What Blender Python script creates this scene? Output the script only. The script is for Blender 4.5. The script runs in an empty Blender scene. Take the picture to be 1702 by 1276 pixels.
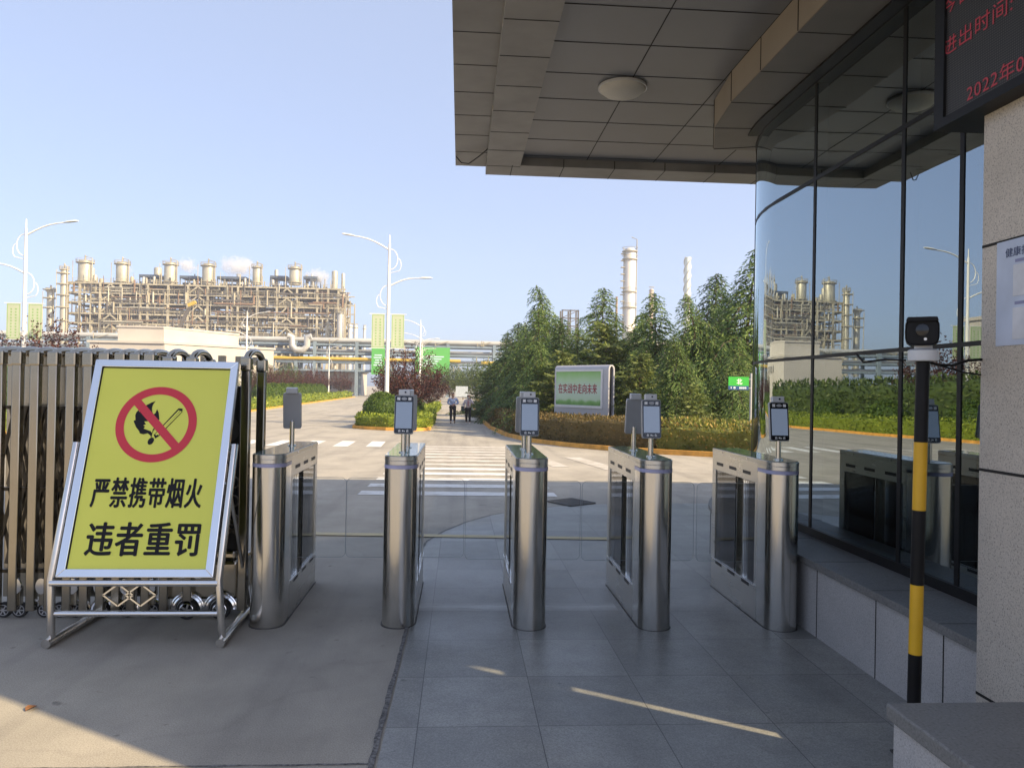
import bpy, bmesh, math, random
from mathutils import Vector, Matrix, noise
from mathutils.geometry import tessellate_polygon

SC = bpy.context.scene
COL = SC.collection
PI = math.pi
RAD = math.radians

# ------------------------------------------------------------------ camera
F, CX, CY, EYE = 1280.0, 851.0, 638.0, 1.5
YAW, PITCH, ROLL = math.atan(86/1280), math.atan(6.7/1280), 0.018
f0 = Vector((math.sin(YAW), math.cos(YAW), 0)); r0 = Vector((math.cos(YAW), -math.sin(YAW), 0)); u0 = Vector((0, 0, 1))
fw = f0*math.cos(PITCH)+u0*math.sin(PITCH); u1 = u0*math.cos(PITCH)-f0*math.sin(PITCH)
rt = r0*math.cos(ROLL)+u1*math.sin(ROLL); up = u1*math.cos(ROLL)-r0*math.sin(ROLL)
CAM0 = Vector((0, 0, EYE))
cd = bpy.data.cameras.new('camera'); cam = bpy.data.objects.new('camera', cd); COL.objects.link(cam)
cd.sensor_width = 36; cd.lens = 36*F/1702; cd.clip_start = .05; cd.clip_end = 5000
cam.matrix_world = Matrix(((rt.x, up.x, -fw.x, 0), (rt.y, up.y, -fw.y, 0), (rt.z, up.z, -fw.z, EYE), (0, 0, 0, 1)))
SC.camera = cam

# ------------------------------------------------------------------ light
SUN_EL = RAD(33); SUN_DIR = Vector((.84, -.543, 0)).normalized()*math.cos(SUN_EL); SUN_DIR.z = math.sin(SUN_EL)
w = bpy.data.worlds.new('World'); SC.world = w; w.use_nodes = True
nt = w.node_tree; bgn = nt.nodes['Background']
sk = nt.nodes.new('ShaderNodeTexSky'); sk.sky_type = 'NISHITA'; sk.sun_disc = False
sk.sun_elevation = SUN_EL; sk.sun_rotation = math.atan2(.84, -.543)
sk.altitude = 20; sk.air_density = .8; sk.dust_density = 2.2; sk.ozone_density = 4.0
hz = nt.nodes.new('ShaderNodeMix'); hz.data_type = 'RGBA'; hz.inputs[0].default_value = .66     # thin even haze over the clear sky
hz.inputs[7].default_value = (1.42, 1.60, 2.02, 1); tn = nt.nodes.new('ShaderNodeMix'); tn.data_type = 'RGBA'; tn.blend_type = 'MULTIPLY'; tn.inputs[0].default_value = 1; tn.inputs[7].default_value = (1.0, .90, .89, 1); nt.links.new(sk.outputs[0], tn.inputs[6]); nt.links.new(tn.outputs[2], hz.inputs[6]); nt.links.new(hz.outputs[2], bgn.inputs[0]); bgn.inputs[1].default_value = .145
sl = bpy.data.lights.new('sun', 'SUN'); sl.energy = 3.1; sl.angle = RAD(.55); sl.color = (1, .79, .48)
so = bpy.data.objects.new('sun', sl); COL.objects.link(so); so.rotation_euler = SUN_DIR.to_track_quat('Z', 'Y').to_euler(); so.location = (30, -20, 40)
SC.view_settings.view_transform = 'Standard'; SC.view_settings.look = 'None'
SC.view_settings.exposure = 1.5; SC.view_settings.gamma = 1
SC.cycles.max_bounces = 10; SC.cycles.volume_bounces = 4; SC.cycles.transparent_max_bounces = 24; SC.cycles.glossy_bounces = 6
SC.cycles.caustics_reflective = False; SC.cycles.caustics_refractive = False
SC.cycles.use_denoising = True

# ------------------------------------------------------------------ helpers
def zg(y):
    return 0.0 if y < 8 else -.0155*(min(y, 45)-8)
def ray(px, py): return fw+rt*((px-CX)/F)-up*((py-CY)/F)
def atY(px, py, Y):
    d = ray(px, py); return CAM0+d*(Y/d.y)
def atX(px, py, X):
    d = ray(px, py); return CAM0+d*(X/d.x)
def atPlane(px, py, p, n):
    d = ray(px, py); return CAM0+d*((p-CAM0).dot(n)/d.dot(n))

class MB:
    def __init__(s): s.v = []; s.f = []
    def add(s, vs, fs):
        o = len(s.v); s.v += [tuple(v) for v in vs]; s.f += [tuple(i+o for i in f) for f in fs]; return s
    def box(s, x0, y0, z0, x1, y1, z1):
        return s.add([(x0, y0, z0), (x1, y0, z0), (x1, y1, z0), (x0, y1, z0), (x0, y0, z1), (x1, y0, z1), (x1, y1, z1), (x0, y1, z1)],
                     [(0, 3, 2, 1), (4, 5, 6, 7), (0, 1, 5, 4), (1, 2, 6, 5), (2, 3, 7, 6), (3, 0, 4, 7)])
    def cbox(s, c, sx, sy, sz): return s.box(c[0]-sx/2, c[1]-sy/2, c[2]-sz/2, c[0]+sx/2, c[1]+sy/2, c[2]+sz/2)
    def bar(s, p0, p1, wd, ht, upv=(0, 0, 1)):
        p0 = Vector(p0); p1 = Vector(p1); d = (p1-p0).normalized(); a = d.cross(Vector(upv))
        if a.length < 1e-4: a = d.cross(Vector((1, 0, 0)))
        a.normalize(); b = a.cross(d)
        vs = []
        for p in (p0, p1):
            for i, j in ((-1, -1), (1, -1), (1, 1), (-1, 1)): vs.append(p+a*(i*wd/2)+b*(j*ht/2))
        return s.add(vs, [(0, 1, 2, 3), (7, 6, 5, 4), (0, 4, 5, 1), (1, 5, 6, 2), (2, 6, 7, 3), (3, 7, 4, 0)])
    def tube(s, pts, r, seg=8, closed=False):
        pts = [Vector(p) for p in pts]; n = len(pts); rr = r if isinstance(r, (list, tuple)) else [r]*n
        vs = []; ref = None
        for i, p in enumerate(pts):
            if closed: t = pts[(i+1) % n]-pts[i-1]
            else: t = pts[min(i+1, n-1)]-pts[max(i-1, 0)]
            t.normalize()
            if ref is None:
                ref = t.cross(Vector((0, 0, 1)))
                if ref.length < .05: ref = t.cross(Vector((1, 0, 0)))
            ref = (ref-t*ref.dot(t)).normalized(); b = t.cross(ref)
            for k in range(seg):
                a = 2*PI*k/seg; vs.append(p+(ref*math.cos(a)+b*math.sin(a))*rr[i])
        fs = []
        for i in range(n if closed else n-1):
            j = (i+1) % n
            for k in range(seg):
                l = (k+1) % seg; fs.append((i*seg+k, i*seg+l, j*seg+l, j*seg+k))
        if not closed: fs += [tuple(range(seg))[::-1], tuple((n-1)*seg+k for k in range(seg))]
        return s.add(vs, fs)
    def prism(s, poly, z0, z1, tf=None):
        n = len(poly); vs = [Vector((p[0], p[1], z0)) for p in poly]+[Vector((p[0], p[1], z1)) for p in poly]
        if tf: vs = [tf @ v for v in vs]
        tri = tessellate_polygon([[Vector((p[0], p[1], 0)) for p in poly]])
        area = sum(poly[i][0]*poly[(i+1) % n][1]-poly[(i+1) % n][0]*poly[i][1] for i in range(n))
        fs = []
        for t in tri:
            a, b, c = t; ar = (poly[b][0]-poly[a][0])*(poly[c][1]-poly[a][1])-(poly[c][0]-poly[a][0])*(poly[b][1]-poly[a][1])
            if ar < 0: a, c = c, a
            fs.append((c, b, a)); fs.append((a+n, b+n, c+n))
        for i in range(n):
            j = (i+1) % n
            fs.append((i, j, j+n, i+n) if area > 0 else (j, i, i+n, j+n))
        return s.add(vs, fs)
    def lathe(s, prof, c=(0, 0, 0), seg=20, tf=None):
        n = len(prof); vs = []
        for r, z in prof:
            for k in range(seg):
                a = 2*PI*k/seg; v = Vector((r*math.cos(a), r*math.sin(a), z)); vs.append((tf @ v if tf else v)+Vector(c))
        fs = [(i*seg+k, i*seg+(k+1) % seg, (i+1)*seg+(k+1) % seg, (i+1)*seg+k) for i in range(n-1) for k in range(seg)]
        fs += [tuple(range(seg))[::-1], tuple((n-1)*seg+k for k in range(seg))]
        return s.add(vs, fs)
    def build(s, name, m, parent=None, smooth=None, bevel=0, kind=None, label=None):
        me = bpy.data.meshes.new(name); me.from_pydata(s.v, [], s.f); me.materials.append(m)
        if smooth is not None:
            me.shade_smooth(); me.set_sharp_from_angle(angle=RAD(smooth))
        o = bpy.data.objects.new(name, me); COL.objects.link(o)
        if parent: o.parent = parent
        if bevel:
            b = o.modifiers.new('bevel', 'BEVEL'); b.width = bevel; b.segments = 2; b.limit_method = 'ANGLE'; b.angle_limit = RAD(40)
        if kind: o['kind'] = kind
        if label: o['label'] = label
        return o

def islands(b):
    par = list(range(len(b.v)))
    def fd(i):
        while par[i] != i: par[i] = par[par[i]]; i = par[i]
        return i
    for f in b.f:
        for i in f[1:]: par[fd(i)] = fd(f[0])
    g = {}
    for f in b.f: g.setdefault(fd(f[0]), []).append(f)
    out = []
    for fs in g.values():
        ids = sorted({i for f in fs for i in f}); mp = {i: k for k, i in enumerate(ids)}; n = MB(); n.v = [b.v[i] for i in ids]; n.f = [tuple(mp[i] for i in f) for f in fs]; out.append(n)
    return out
def build_each(b, name, *a, **k): return [i.build(name, *a, **k) for i in islands(b)]

def tag(o, label, cat, group=None, kind=None):
    o['label'] = label; o['category'] = cat
    if group: o['group'] = group
    if kind: o['kind'] = kind
    return o
def thing(name, label, cat, loc=(0, 0, 0), rz=0, group=None):
    o = bpy.data.objects.new(name, None); COL.objects.link(o); o.empty_display_size = .2
    o.location = loc; o.rotation_euler = (0, 0, rz); return tag(o, label, cat, group)
def dup(root, loc, rz=0, label=None, sc=None):
    def cp(o, par):
        c = o.copy(); COL.objects.link(c)
        if par: c.parent = par
        for ch in [x for x in list(o.children)]: cp(ch, c)
        return c
    r = cp(root, None); r.location = loc; r.rotation_euler = (0, 0, rz)
    if sc: r.scale = (sc, sc, sc)
    if label: r['label'] = label
    return r

# ------------------------------------------------------------------ materials
def newmat(name):
    m = bpy.data.materials.new(name); m.use_nodes = True; t = m.node_tree
    return m, t, t.nodes['Principled BSDF']
def N(t, typ, **kw):
    n = t.nodes.new(typ)
    for k, v in kw.items(): setattr(n, k, v)
    return n
def coords(t, scale=(1, 1, 1), space='Object'):
    tc = N(t, 'ShaderNodeTexCoord'); mp = N(t, 'ShaderNodeMapping'); mp.inputs['Scale'].default_value = scale
    t.links.new(tc.outputs[space], mp.inputs[0]); return mp.outputs[0]
def noise_n(t, vec, scale, detail=4, rough=.55):
    n = N(t, 'ShaderNodeTexNoise'); n.inputs['Scale'].default_value = scale; n.inputs['Detail'].default_value = detail
    n.inputs['Roughness'].default_value = rough; t.links.new(vec, n.inputs['Vector']); return n.outputs['Fac']
def ramp(t, fac, stops):
    r = N(t, 'ShaderNodeValToRGB'); e = r.color_ramp.elements
    while len(e) < len(stops): e.new(.5)
    for i, (p, c) in enumerate(stops):
        e[i].position = p; e[i].color = (*c, 1) if len(c) == 3 else c
    t.links.new(fac, r.inputs[0]); return r.outputs[0]
def mixc(t, fac, a, b, mode='MIX'):
    m = N(t, 'ShaderNodeMix', data_type='RGBA', blend_type=mode)
    for sock, v in ((m.inputs[0], fac), (m.inputs[6], a), (m.inputs[7], b)):
        if hasattr(v, 'is_output'): t.links.new(v, sock)
        elif isinstance(v, (int, float)): sock.default_value = v
        else: sock.default_value = (*v, 1)
    return m.outputs[2]
def mathn(t, op, a, b=None, clamp=False):
    m = N(t, 'ShaderNodeMath', operation=op); m.use_clamp = clamp
    for i, v in enumerate((a, b)):
        if v is None: continue
        if hasattr(v, 'is_output'): t.links.new(v, m.inputs[i])
        else: m.inputs[i].default_value = v
    return m.outputs[0]
def bump(t, p, h, strength=.2, dist=.01):
    b = N(t, 'ShaderNodeBump'); b.inputs['Strength'].default_value = strength; b.inputs['Distance'].default_value = dist
    t.links.new(h, b.inputs['Height']); t.links.new(b.outputs[0], p.inputs['Normal'])
def pm(name, col, rough=.5, metal=0, var=.12, scale=6, bmp=0, bscale=60, spec=.5, stretch=(1, 1, 1), rvar=0):
    m, t, p = newmat(name); p.inputs['Roughness'].default_value = rough; p.inputs['Metallic'].default_value = metal
    p.inputs['Specular IOR Level'].default_value = spec; c = Vector(col); v = coords(t, stretch)
    n = noise_n(t, v, scale)
    t.links.new(ramp(t, n, [(.3, tuple(c*(1-var))), (.7, tuple(min(1, x*(1+var)) for x in c))]), p.inputs['Base Color'])
    if rvar:
        t.links.new(mathn(t, 'ADD', mathn(t, 'MULTIPLY', noise_n(t, v, scale*2.3), rvar*2), rough-rvar), p.inputs['Roughness'])
    if bmp: bump(t, p, noise_n(t, v, bscale, 6), bmp, .005)
    return m
def flat(name, col, rough=.5, metal=0, spec=.5):
    m, t, p = newmat(name); p.inputs['Base Color'].default_value = (*col, 1); p.inputs['Roughness'].default_value = rough
    p.inputs['Metallic'].default_value = metal; p.inputs['Specular IOR Level'].default_value = spec; return m
def brushed(name, col, rough=.24, dirs=(60, 60, .6), amt=.16, var=.1):
    m, t, p = newmat(name); p.inputs['Metallic'].default_value = 1
    v = coords(t, dirs); n = noise_n(t, v, 3, 3, .6); v2 = coords(t); n2 = noise_n(t, v2, 4, 4)
    c = Vector(col)
    t.links.new(mixc(t, n2, tuple(c*(1-var)), tuple(c*(1+var))), p.inputs['Base Color'])
    t.links.new(mathn(t, 'ADD', mathn(t, 'MULTIPLY', n, amt), mathn(t, 'ADD', mathn(t, 'MULTIPLY', n2, .16), rough-amt*.5-.08)), p.inputs['Roughness'])
    bump(t, p, n, .05, .002); return m
def leafmat(name, c1, c2, c3, trans=.3, rough=.55, patch=.9):
    m, t, p = newmat(name); p.inputs['Roughness'].default_value = rough; p.inputs['Specular IOR Level'].default_value = .35
    g = N(t, 'ShaderNodeNewGeometry'); tc = N(t, 'ShaderNodeTexCoord')
    col = ramp(t, g.outputs['Random Per Island'], [(0, c1), (.55, c2), (1, c3)])
    n = noise_n(t, tc.outputs['Object'], patch, 3)
    col = mixc(t, n, mixc(t, 1.0, col, (.62, .62, .62), 'MULTIPLY'), mixc(t, 1.0, col, (1.3, 1.25, 1.05), 'MULTIPLY'))
    t.links.new(col, p.inputs['Base Color'])
    tr = N(t, 'ShaderNodeBsdfTranslucent'); t.links.new(col, tr.inputs[0]); mx = N(t, 'ShaderNodeMixShader'); mx.inputs[0].default_value = trans
    out = t.nodes['Material Output']; t.links.new(p.outputs[0], mx.inputs[1]); t.links.new(tr.outputs[0], mx.inputs[2]); t.links.new(mx.outputs[0], out.inputs[0])
    return m
def granite(name, base, dark, light, scale=90, rough=.6, blot=.25):
    m, t, p = newmat(name); v = coords(t); p.inputs['Roughness'].default_value = rough
    a = noise_n(t, v, scale, 3, .7); b = noise_n(t, v, 1.6, 5, .6); c = noise_n(t, v, scale*2.6, 2, .6)
    col = ramp(t, a, [(.34, dark), (.47, base), (.56, base), (.68, light)])
    col = mixc(t, mathn(t, 'MULTIPLY', ramp(t, c, [(.6, (0, 0, 0)), (.68, (1, 1, 1))]), .55), col, dark)
    col = mixc(t, 1.0, col, ramp(t, b, [(.3, (1-blot,)*3), (.7, (1+blot*.3,)*3)]), 'MULTIPLY')
    t.links.new(col, p.inputs['Base Color']); bump(t, p, a, .12, .003); return m

M = {}
M['steel'] = brushed('brushed_steel', (.62, .61, .58), .19, (70, 70, .5))
M['steel_h'] = brushed('brushed_steel_side', (.60, .585, .55), .30, (70, .8, 70))
M['chrome'] = brushed('polished_steel', (.74, .74, .74), .10, (3, 3, 3), .08, .06)
M['tube'] = brushed('stainless_tube', (.66, .64, .61), .22, (5, 5, 5), .1, .12)
M['gate'] = brushed('gate_stainless', (.39, .355, .29), .18, (60, 60, .7), .12, .15)
M['gate_dark'] = brushed('gate_lattice', (.10, .088, .07), .32, (5, 5, 5), .1, .2)
M['black'] = pm('black_plastic', (.008, .008, .009), .45, 0, .2, 8, spec=.2)
M['black_gloss'] = flat('black_glass', (.008, .009, .012), .06, 0, .6)
M['rubber'] = pm('rubber', (.02, .02, .021), .75, 0, .3, 20)
M['white_plastic'] = pm('white_plastic', (.62, .63, .64), .4, 0, .05, 8)
M['grey_plastic'] = pm('grey_plastic', (.40, .41, .42), .42, .1, .05, 8)
M['lamp_white'] = pm('white_paint', (.78, .78, .76), .4, 0, .06, 2)
M['led_white'] = flat('white_led', (.9, .9, .88), .4)
M['band'] = flat('light_band', (.42, .42, .60), .3)
M['seam'] = flat('seam', (.02, .018, .016), .9)
M['granite'] = granite('plinth_granite', (.47, .45, .435), (.28, .27, .26), (.58, .565, .55), 170, blot=.18)
M['granite_warm'] = granite('pillar_granite', (.60, .535, .45), (.27, .235, .20), (.68, .61, .52), 140, blot=.22)
M['granite_top'] = granite('sill_granite', (.20, .195, .185), (.13, .125, .12), (.26, .25, .24), 100, .5)
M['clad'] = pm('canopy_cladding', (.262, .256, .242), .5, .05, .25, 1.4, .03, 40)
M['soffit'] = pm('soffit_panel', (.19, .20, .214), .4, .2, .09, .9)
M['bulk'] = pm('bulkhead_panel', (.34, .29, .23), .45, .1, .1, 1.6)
M['under'] = pm('bulkhead_shaded_underside', (.17, .155, .14), .5, 0, .15, 1.6)  # darker copy of the bulkhead panel, shade of its underside in the colour
M['mullion'] = flat('mullion_black', (.008, .008, .009), .5, 0, .25)
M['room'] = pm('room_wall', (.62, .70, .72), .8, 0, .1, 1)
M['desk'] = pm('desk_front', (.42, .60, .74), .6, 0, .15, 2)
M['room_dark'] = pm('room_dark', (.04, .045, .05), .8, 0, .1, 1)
M['curtain'] = pm('room_curtain', (.55, .70, .78), .8, 0, .2, 3, stretch=(12, 12, .3))
M['yellow'] = pm('yellow_paint', (.72, .40, .015), .4, 0, .1, 5)
M['kerb'] = pm('kerb_paint', (.66, .33, .06), .7, 0, .3, 3, .2, 30)
M['kerb_stone'] = pm('kerb_stone', (.36, .31, .25), .8, 0, .25, 3, .2, 30)
M['bark'] = pm('bark', (.09, .065, .045), .9, 0, .35, 8, .6, 30, stretch=(1, 1, .3))
M['pale_bark'] = pm('pale_bark', (.36, .33, .28), .9, 0, .3, 8, .3, 30)
M['cedar'] = leafmat('cedar_needles', (.045, .095, .034), (.12, .205, .055), (.25, .33, .095), .34)
M['cedar_dark'] = leafmat('cedar_dark_needles', (.03, .07, .03), (.08, .145, .048), (.16, .24, .075), .32)
M['pine'] = leafmat('pine_needles', (.09, .13, .04), (.16, .21, .06), (.26, .30, .09), .3)
M['plum'] = leafmat('purple_leaves', (.035, .014, .016), (.075, .027, .028), (.16, .06, .05), .25)
M['bushleaf'] = leafmat('box_leaves', (.04, .085, .014), (.09, .165, .026), (.19, .27, .045), .3)
M['limehedge'] = leafmat('privet_leaves', (.10, .16, .018), (.23, .31, .033), (.40, .46, .07), .3)
M['brownhedge'] = leafmat('hedge_brown_leaves', (.08, .075, .026), (.15, .12, .048), (.30, .20, .08), .3, patch=1.3)
M['mixhedge'] = leafmat('hedge_mixed_leaves', (.10, .14, .03), (.23, .25, .055), (.46, .33, .11), .3, patch=1.6)
M['midtree'] = leafmat('broad_leaves', (.045, .08, .025), (.09, .14, .04), (.16, .21, .06), .3)
M['fartree'] = leafmat('far_leaves', (.03, .045, .03), (.05, .07, .04), (.08, .10, .05), .25)

def ground_mat():
    m, t, p = newmat('asphalt'); v = coords(t); p.inputs['Roughness'].default_value = .85
    big = noise_n(t, v, .35, 6, .6); mid = noise_n(t, v, 2.2, 6, .65); fine = noise_n(t, v, 160, 3, .7); st = noise_n(t, coords(t, (1.2, .35, 1)), 1.1, 5, .6)
    col = ramp(t, big, [(.3, (.365, .335, .28)), (.7, (.45, .415, .352))])
    col = mixc(t, 1.0, col, ramp(t, mid, [(.25, (.84, .84, .84)), (.75, (1.1, 1.1, 1.1))]), 'MULTIPLY')
    col = mixc(t, 1.0, col, ramp(t, st, [(.35, (.84, .84, .85)), (.55, (1, 1, 1))]), 'MULTIPLY')
    col = mixc(t, 1.0, col, ramp(t, fine, [(.3, (.68, .68, .68)), (.7, (1.22, 1.22, 1.22))]), 'MULTIPLY')
    # hairline cracks and drips
    vo = N(t, 'ShaderNodeTexVoronoi', feature='DISTANCE_TO_EDGE'); vo.inputs['Scale'].default_value = .13
    wv = N(t, 'ShaderNodeVectorMath', operation='ADD'); nn = N(t, 'ShaderNodeTexNoise'); nn.inputs['Scale'].default_value = 1.2
    t.links.new(v, nn.inputs[0]); t.links.new(v, wv.inputs[0]); t.links.new(nn.outputs['Color'], wv.inputs[1]); t.links.new(wv.outputs[0], vo.inputs['Vector'])
    cr = ramp(t, vo.outputs['Distance'], [(0, (.93, .93, .93)), (.0012, (1, 1, 1))])
    col = mixc(t, 1.0, col, cr, 'MULTIPLY')
    sp = ramp(t, noise_n(t, v, 9, 2, .5), [(.24, (.55, .55, .55)), (.30, (1, 1, 1))])
    col = mixc(t, 1.0, col, sp, 'MULTIPLY')
    tr_ = noise_n(t, coords(t, (1.1, .035, 1)), 1.6, 4, .6)
    col = mixc(t, 1.0, col, ramp(t, tr_, [(.36, (.82, .82, .83)), (.5, (1, 1, 1)), (.7, (1.05, 1.04, 1.03))]), 'MULTIPLY')
    t.links.new(col, p.inputs['Base Color']); bump(t, p, fine, .3, .005); return m
M['asphalt'] = ground_mat()
def paver_mat():
    m, t, p = newmat('granite_pavers'); v = coords(t)
    br = N(t, 'ShaderNodeTexBrick'); br.offset = 0; br.squash = 1
    br.inputs['Scale'].default_value = 1; br.inputs['Brick Width'].default_value = .535; br.inputs['Row Height'].default_value = .585
    br.inputs['Mortar Size'].default_value = .0024; br.inputs['Mortar Smooth'].default_value = .2; br.inputs['Bias'].default_value = 0
    br.inputs['Color1'].default_value = (.208, .21, .198, 1); br.inputs['Color2'].default_value = (.318, .316, .296, 1); br.inputs['Mortar'].default_value = (.085, .085, .084, 1)
    mp = N(t, 'ShaderNodeMapping'); mp.inputs['Location'].default_value = (.16, .10, 0); t.links.new(v, mp.inputs[0]); t.links.new(mp.outputs[0], br.inputs['Vector'])
    fine = noise_n(t, v, 140, 3, .75); big = noise_n(t, v, .9, 6, .6)
    col = mixc(t, 1.0, br.outputs['Color'], ramp(t, fine, [(.3, (.62, .62, .62)), (.7, (1.32, 1.32, 1.32))]), 'MULTIPLY')
    col = mixc(t, 1.0, col, ramp(t, big, [(.3, (.70, .71, .72)), (.55, (1, 1, 1)), (.75, (1.25, 1.22, 1.17))]), 'MULTIPLY')
    col = mixc(t, 1.0, col, ramp(t, noise_n(t, v, 4.5, 6, .7), [(.3, (.8, .8, .8)), (.62, (1.08, 1.08, 1.08))]), 'MULTIPLY')
    col = mixc(t, 1.0, col, ramp(t, noise_n(t, v, 14, 2, .5), [(.22, (.55, .55, .55)), (.28, (1, 1, 1))]), 'MULTIPLY')
    # lime residue left along one joint row (stain with a shape of its own)
    sx = N(t, 'ShaderNodeSeparateXYZ'); t.links.new(v, sx.inputs[0])
    band = mathn(t, 'SUBTRACT', 1, mathn(t, 'MULTIPLY', mathn(t, 'ABSOLUTE', mathn(t, 'SUBTRACT', sx.outputs['Y'], 5.27)), 9), True)
    ext = mathn(t, 'MULTIPLY', ramp(t, sx.outputs['X'], [(.0, (0, 0, 0)), (.02, (1, 1, 1))]), mathn(t, 'LESS_THAN', sx.outputs['X'], 1.15))
    lim = ramp(t, noise_n(t, coords(t, (1.4, 16, 1)), 3.2, 5, .65), [(.38, (0, 0, 0)), (.48, (1, 1, 1))])
    fac = mathn(t, 'MULTIPLY', mathn(t, 'MULTIPLY', band, mathn(t, 'LESS_THAN', sx.outputs['X'], 1.1)), lim)
    col = mixc(t, mathn(t, 'MULTIPLY', fac, .85), col, (.60, .62, .60))
    t.links.new(col, p.inputs['Base Color'])
    t.links.new(ramp(t, big, [(.3, (.30, .30, .30)), (.7, (.52, .52, .52))]), p.inputs['Roughness'])
    bump(t, p, mathn(t, 'ADD', mathn(t, 'MULTIPLY', fine, .4), mathn(t, 'MULTIPLY', br.outputs['Fac'], -1.0)), .25, .004); return m
M['paver'] = paver_mat()
def worn_paint(name, col, lo=.42, hi=.5, amt=.75):
    m, t, p = newmat(name); v = coords(t); p.inputs['Roughness'].default_value = .8
    n = noise_n(t, v, 3.0, 8, .72); base = mixc(t, noise_n(t, v, 60, 2), tuple(Vector(col)*.85), col)
    col2 = mixc(t, mathn(t, 'MULTIPLY', ramp(t, n, [(lo, (1, 1, 1)), (hi, (0, 0, 0))]), amt), base, (.40, .365, .305))
    t.links.new(col2, p.inputs['Base Color']); return m
M['zebra'] = worn_paint('crossing_paint', (.80, .79, .76), .36, .48, .6)
M['zebra_mid'] = worn_paint('worn_crossing_paint', (.66, .63, .58), .40, .56, .75)
M['zebra_faint'] = worn_paint('faded_crossing_paint', (.62, .59, .54), .44, .6, .85)
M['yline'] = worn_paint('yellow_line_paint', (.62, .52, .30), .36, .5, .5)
M['soil'] = pm('planting_soil', (.08, .07, .045), .95, 0, .4, 3, .4, 20)
M['joint'] = pm('gravel_joint', (.15, .145, .14), .95, 0, .75, 60, .6, 90)

def glass_mat():
    m, t, p = newmat('tinted_glass'); out = t.nodes['Material Output']
    gl = N(t, 'ShaderNodeBsdfGlossy'); gl.inputs['Roughness'].default_value = .0; gl.inputs[0].default_value = (.78, .90, .95, 1)
    tr = N(t, 'ShaderNodeBsdfTransparent'); tr.inputs[0].default_value = (.68, .82, .86, 1)
    fr = N(t, 'ShaderNodeFresnel'); fr.inputs['IOR'].default_value = 1.75
    # slight unevenness of the panes, so reflections waver
    n = N(t, 'ShaderNodeTexNoise'); n.inputs['Scale'].default_value = .9; n.inputs['Detail'].default_value = 1
    t.links.new(coords(t, (1, 1, .5)), n.inputs[0]); b = N(t, 'ShaderNodeBump'); b.inputs['Strength'].default_value = .08; b.inputs['Distance'].default_value = .03
    t.links.new(n.outputs['Fac'], b.inputs['Height']); t.links.new(b.outputs[0], gl.inputs['Normal'])
    fac = mathn(t, 'ADD', mathn(t, 'MULTIPLY', fr.outputs[0], 1.0), .27, True)
    mx = N(t, 'ShaderNodeMixShader'); t.links.new(fac, mx.inputs[0]); t.links.new(tr.outputs[0], mx.inputs[1]); t.links.new(gl.outputs[0], mx.inputs[2])
    t.links.new(mx.outputs[0], out.inputs[0]); return m
M['glass'] = glass_mat()
def clear_glass(name, tint, base=.02, edge=1.45):
    m, t, p = newmat(name); out = t.nodes['Material Output']
    gl = N(t, 'ShaderNodeBsdfGlossy'); gl.inputs['Roughness'].default_value = .02
    tr = N(t, 'ShaderNodeBsdfTransparent'); tr.inputs[0].default_value = (*tint, 1)
    fr = N(t, 'ShaderNodeFresnel'); fr.inputs['IOR'].default_value = edge
    mx = N(t, 'ShaderNodeMixShader'); t.links.new(mathn(t, 'ADD', fr.outputs[0], base, True), mx.inputs[0])
    t.links.new(tr.outputs[0], mx.inputs[1]); t.links.new(gl.outputs[0], mx.inputs[2]); t.links.new(mx.outputs[0], out.inputs[0]); return m
M['wing'] = clear_glass('acrylic_wing', (.97, .98, .98), .0)
M['wing_edge'] = flat('acrylic_edge', (.50, .55, .57), .25)
M['cabglass'] = clear_glass('cabinet_glass', (.96, .98, .99), .03, 1.45)

# ------------------------------------------------------------------ text
def text_shape(body, wd, ht, bold=0.0, spacing=1.0):
    cu = bpy.data.curves.new('txt', 'FONT'); cu.body = body; cu.size = 1; cu.space_character = spacing; cu.offset = bold; cu.resolution_u = 4
    o = bpy.data.objects.new('txt', cu); COL.objects.link(o)
    dg = bpy.context.evaluated_depsgraph_get(); me = bpy.data.meshes.new_from_object(o.evaluated_get(dg))
    vs = [v.co.copy() for v in me.vertices]; fs = [tuple(p.vertices) for p in me.polygons]
    bpy.data.objects.remove(o); bpy.data.curves.remove(cu); bpy.data.meshes.remove(me)
    x0 = min(v.x for v in vs); x1 = max(v.x for v in vs); y0 = min(v.y for v in vs); y1 = max(v.y for v in vs)
    return [((v.x-(x0+x1)/2)/(x1-x0)*wd, (v.y-(y0+y1)/2)/(y1-y0)*ht) for v in vs], fs
def text(name, body, o, ux, uy, wd, ht, m, parent, bold=0.0, spacing=1.0):
    """flat lettering on a plane: o = centre, ux/uy = unit axes"""
    vs, fs = text_shape(body, wd, ht, 0, spacing); o = Vector(o); ux = Vector(ux); uy = Vector(uy); nz = ux.cross(uy)
    b = MB(); e = bold*ht; sh = [(0, 0)] if not bold else [(-e, 0), (e, 0), (0, e*.7), (0, -e*.7), (-e*.5, e*.5), (e*.5, -e*.5)]
    for i, (dx, dy) in enumerate(sh): b.add([o+ux*(x+dx)+uy*(y+dy)+nz*(i*.00004) for x, y in vs], fs)
    return b.build(name, m, parent)

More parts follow.
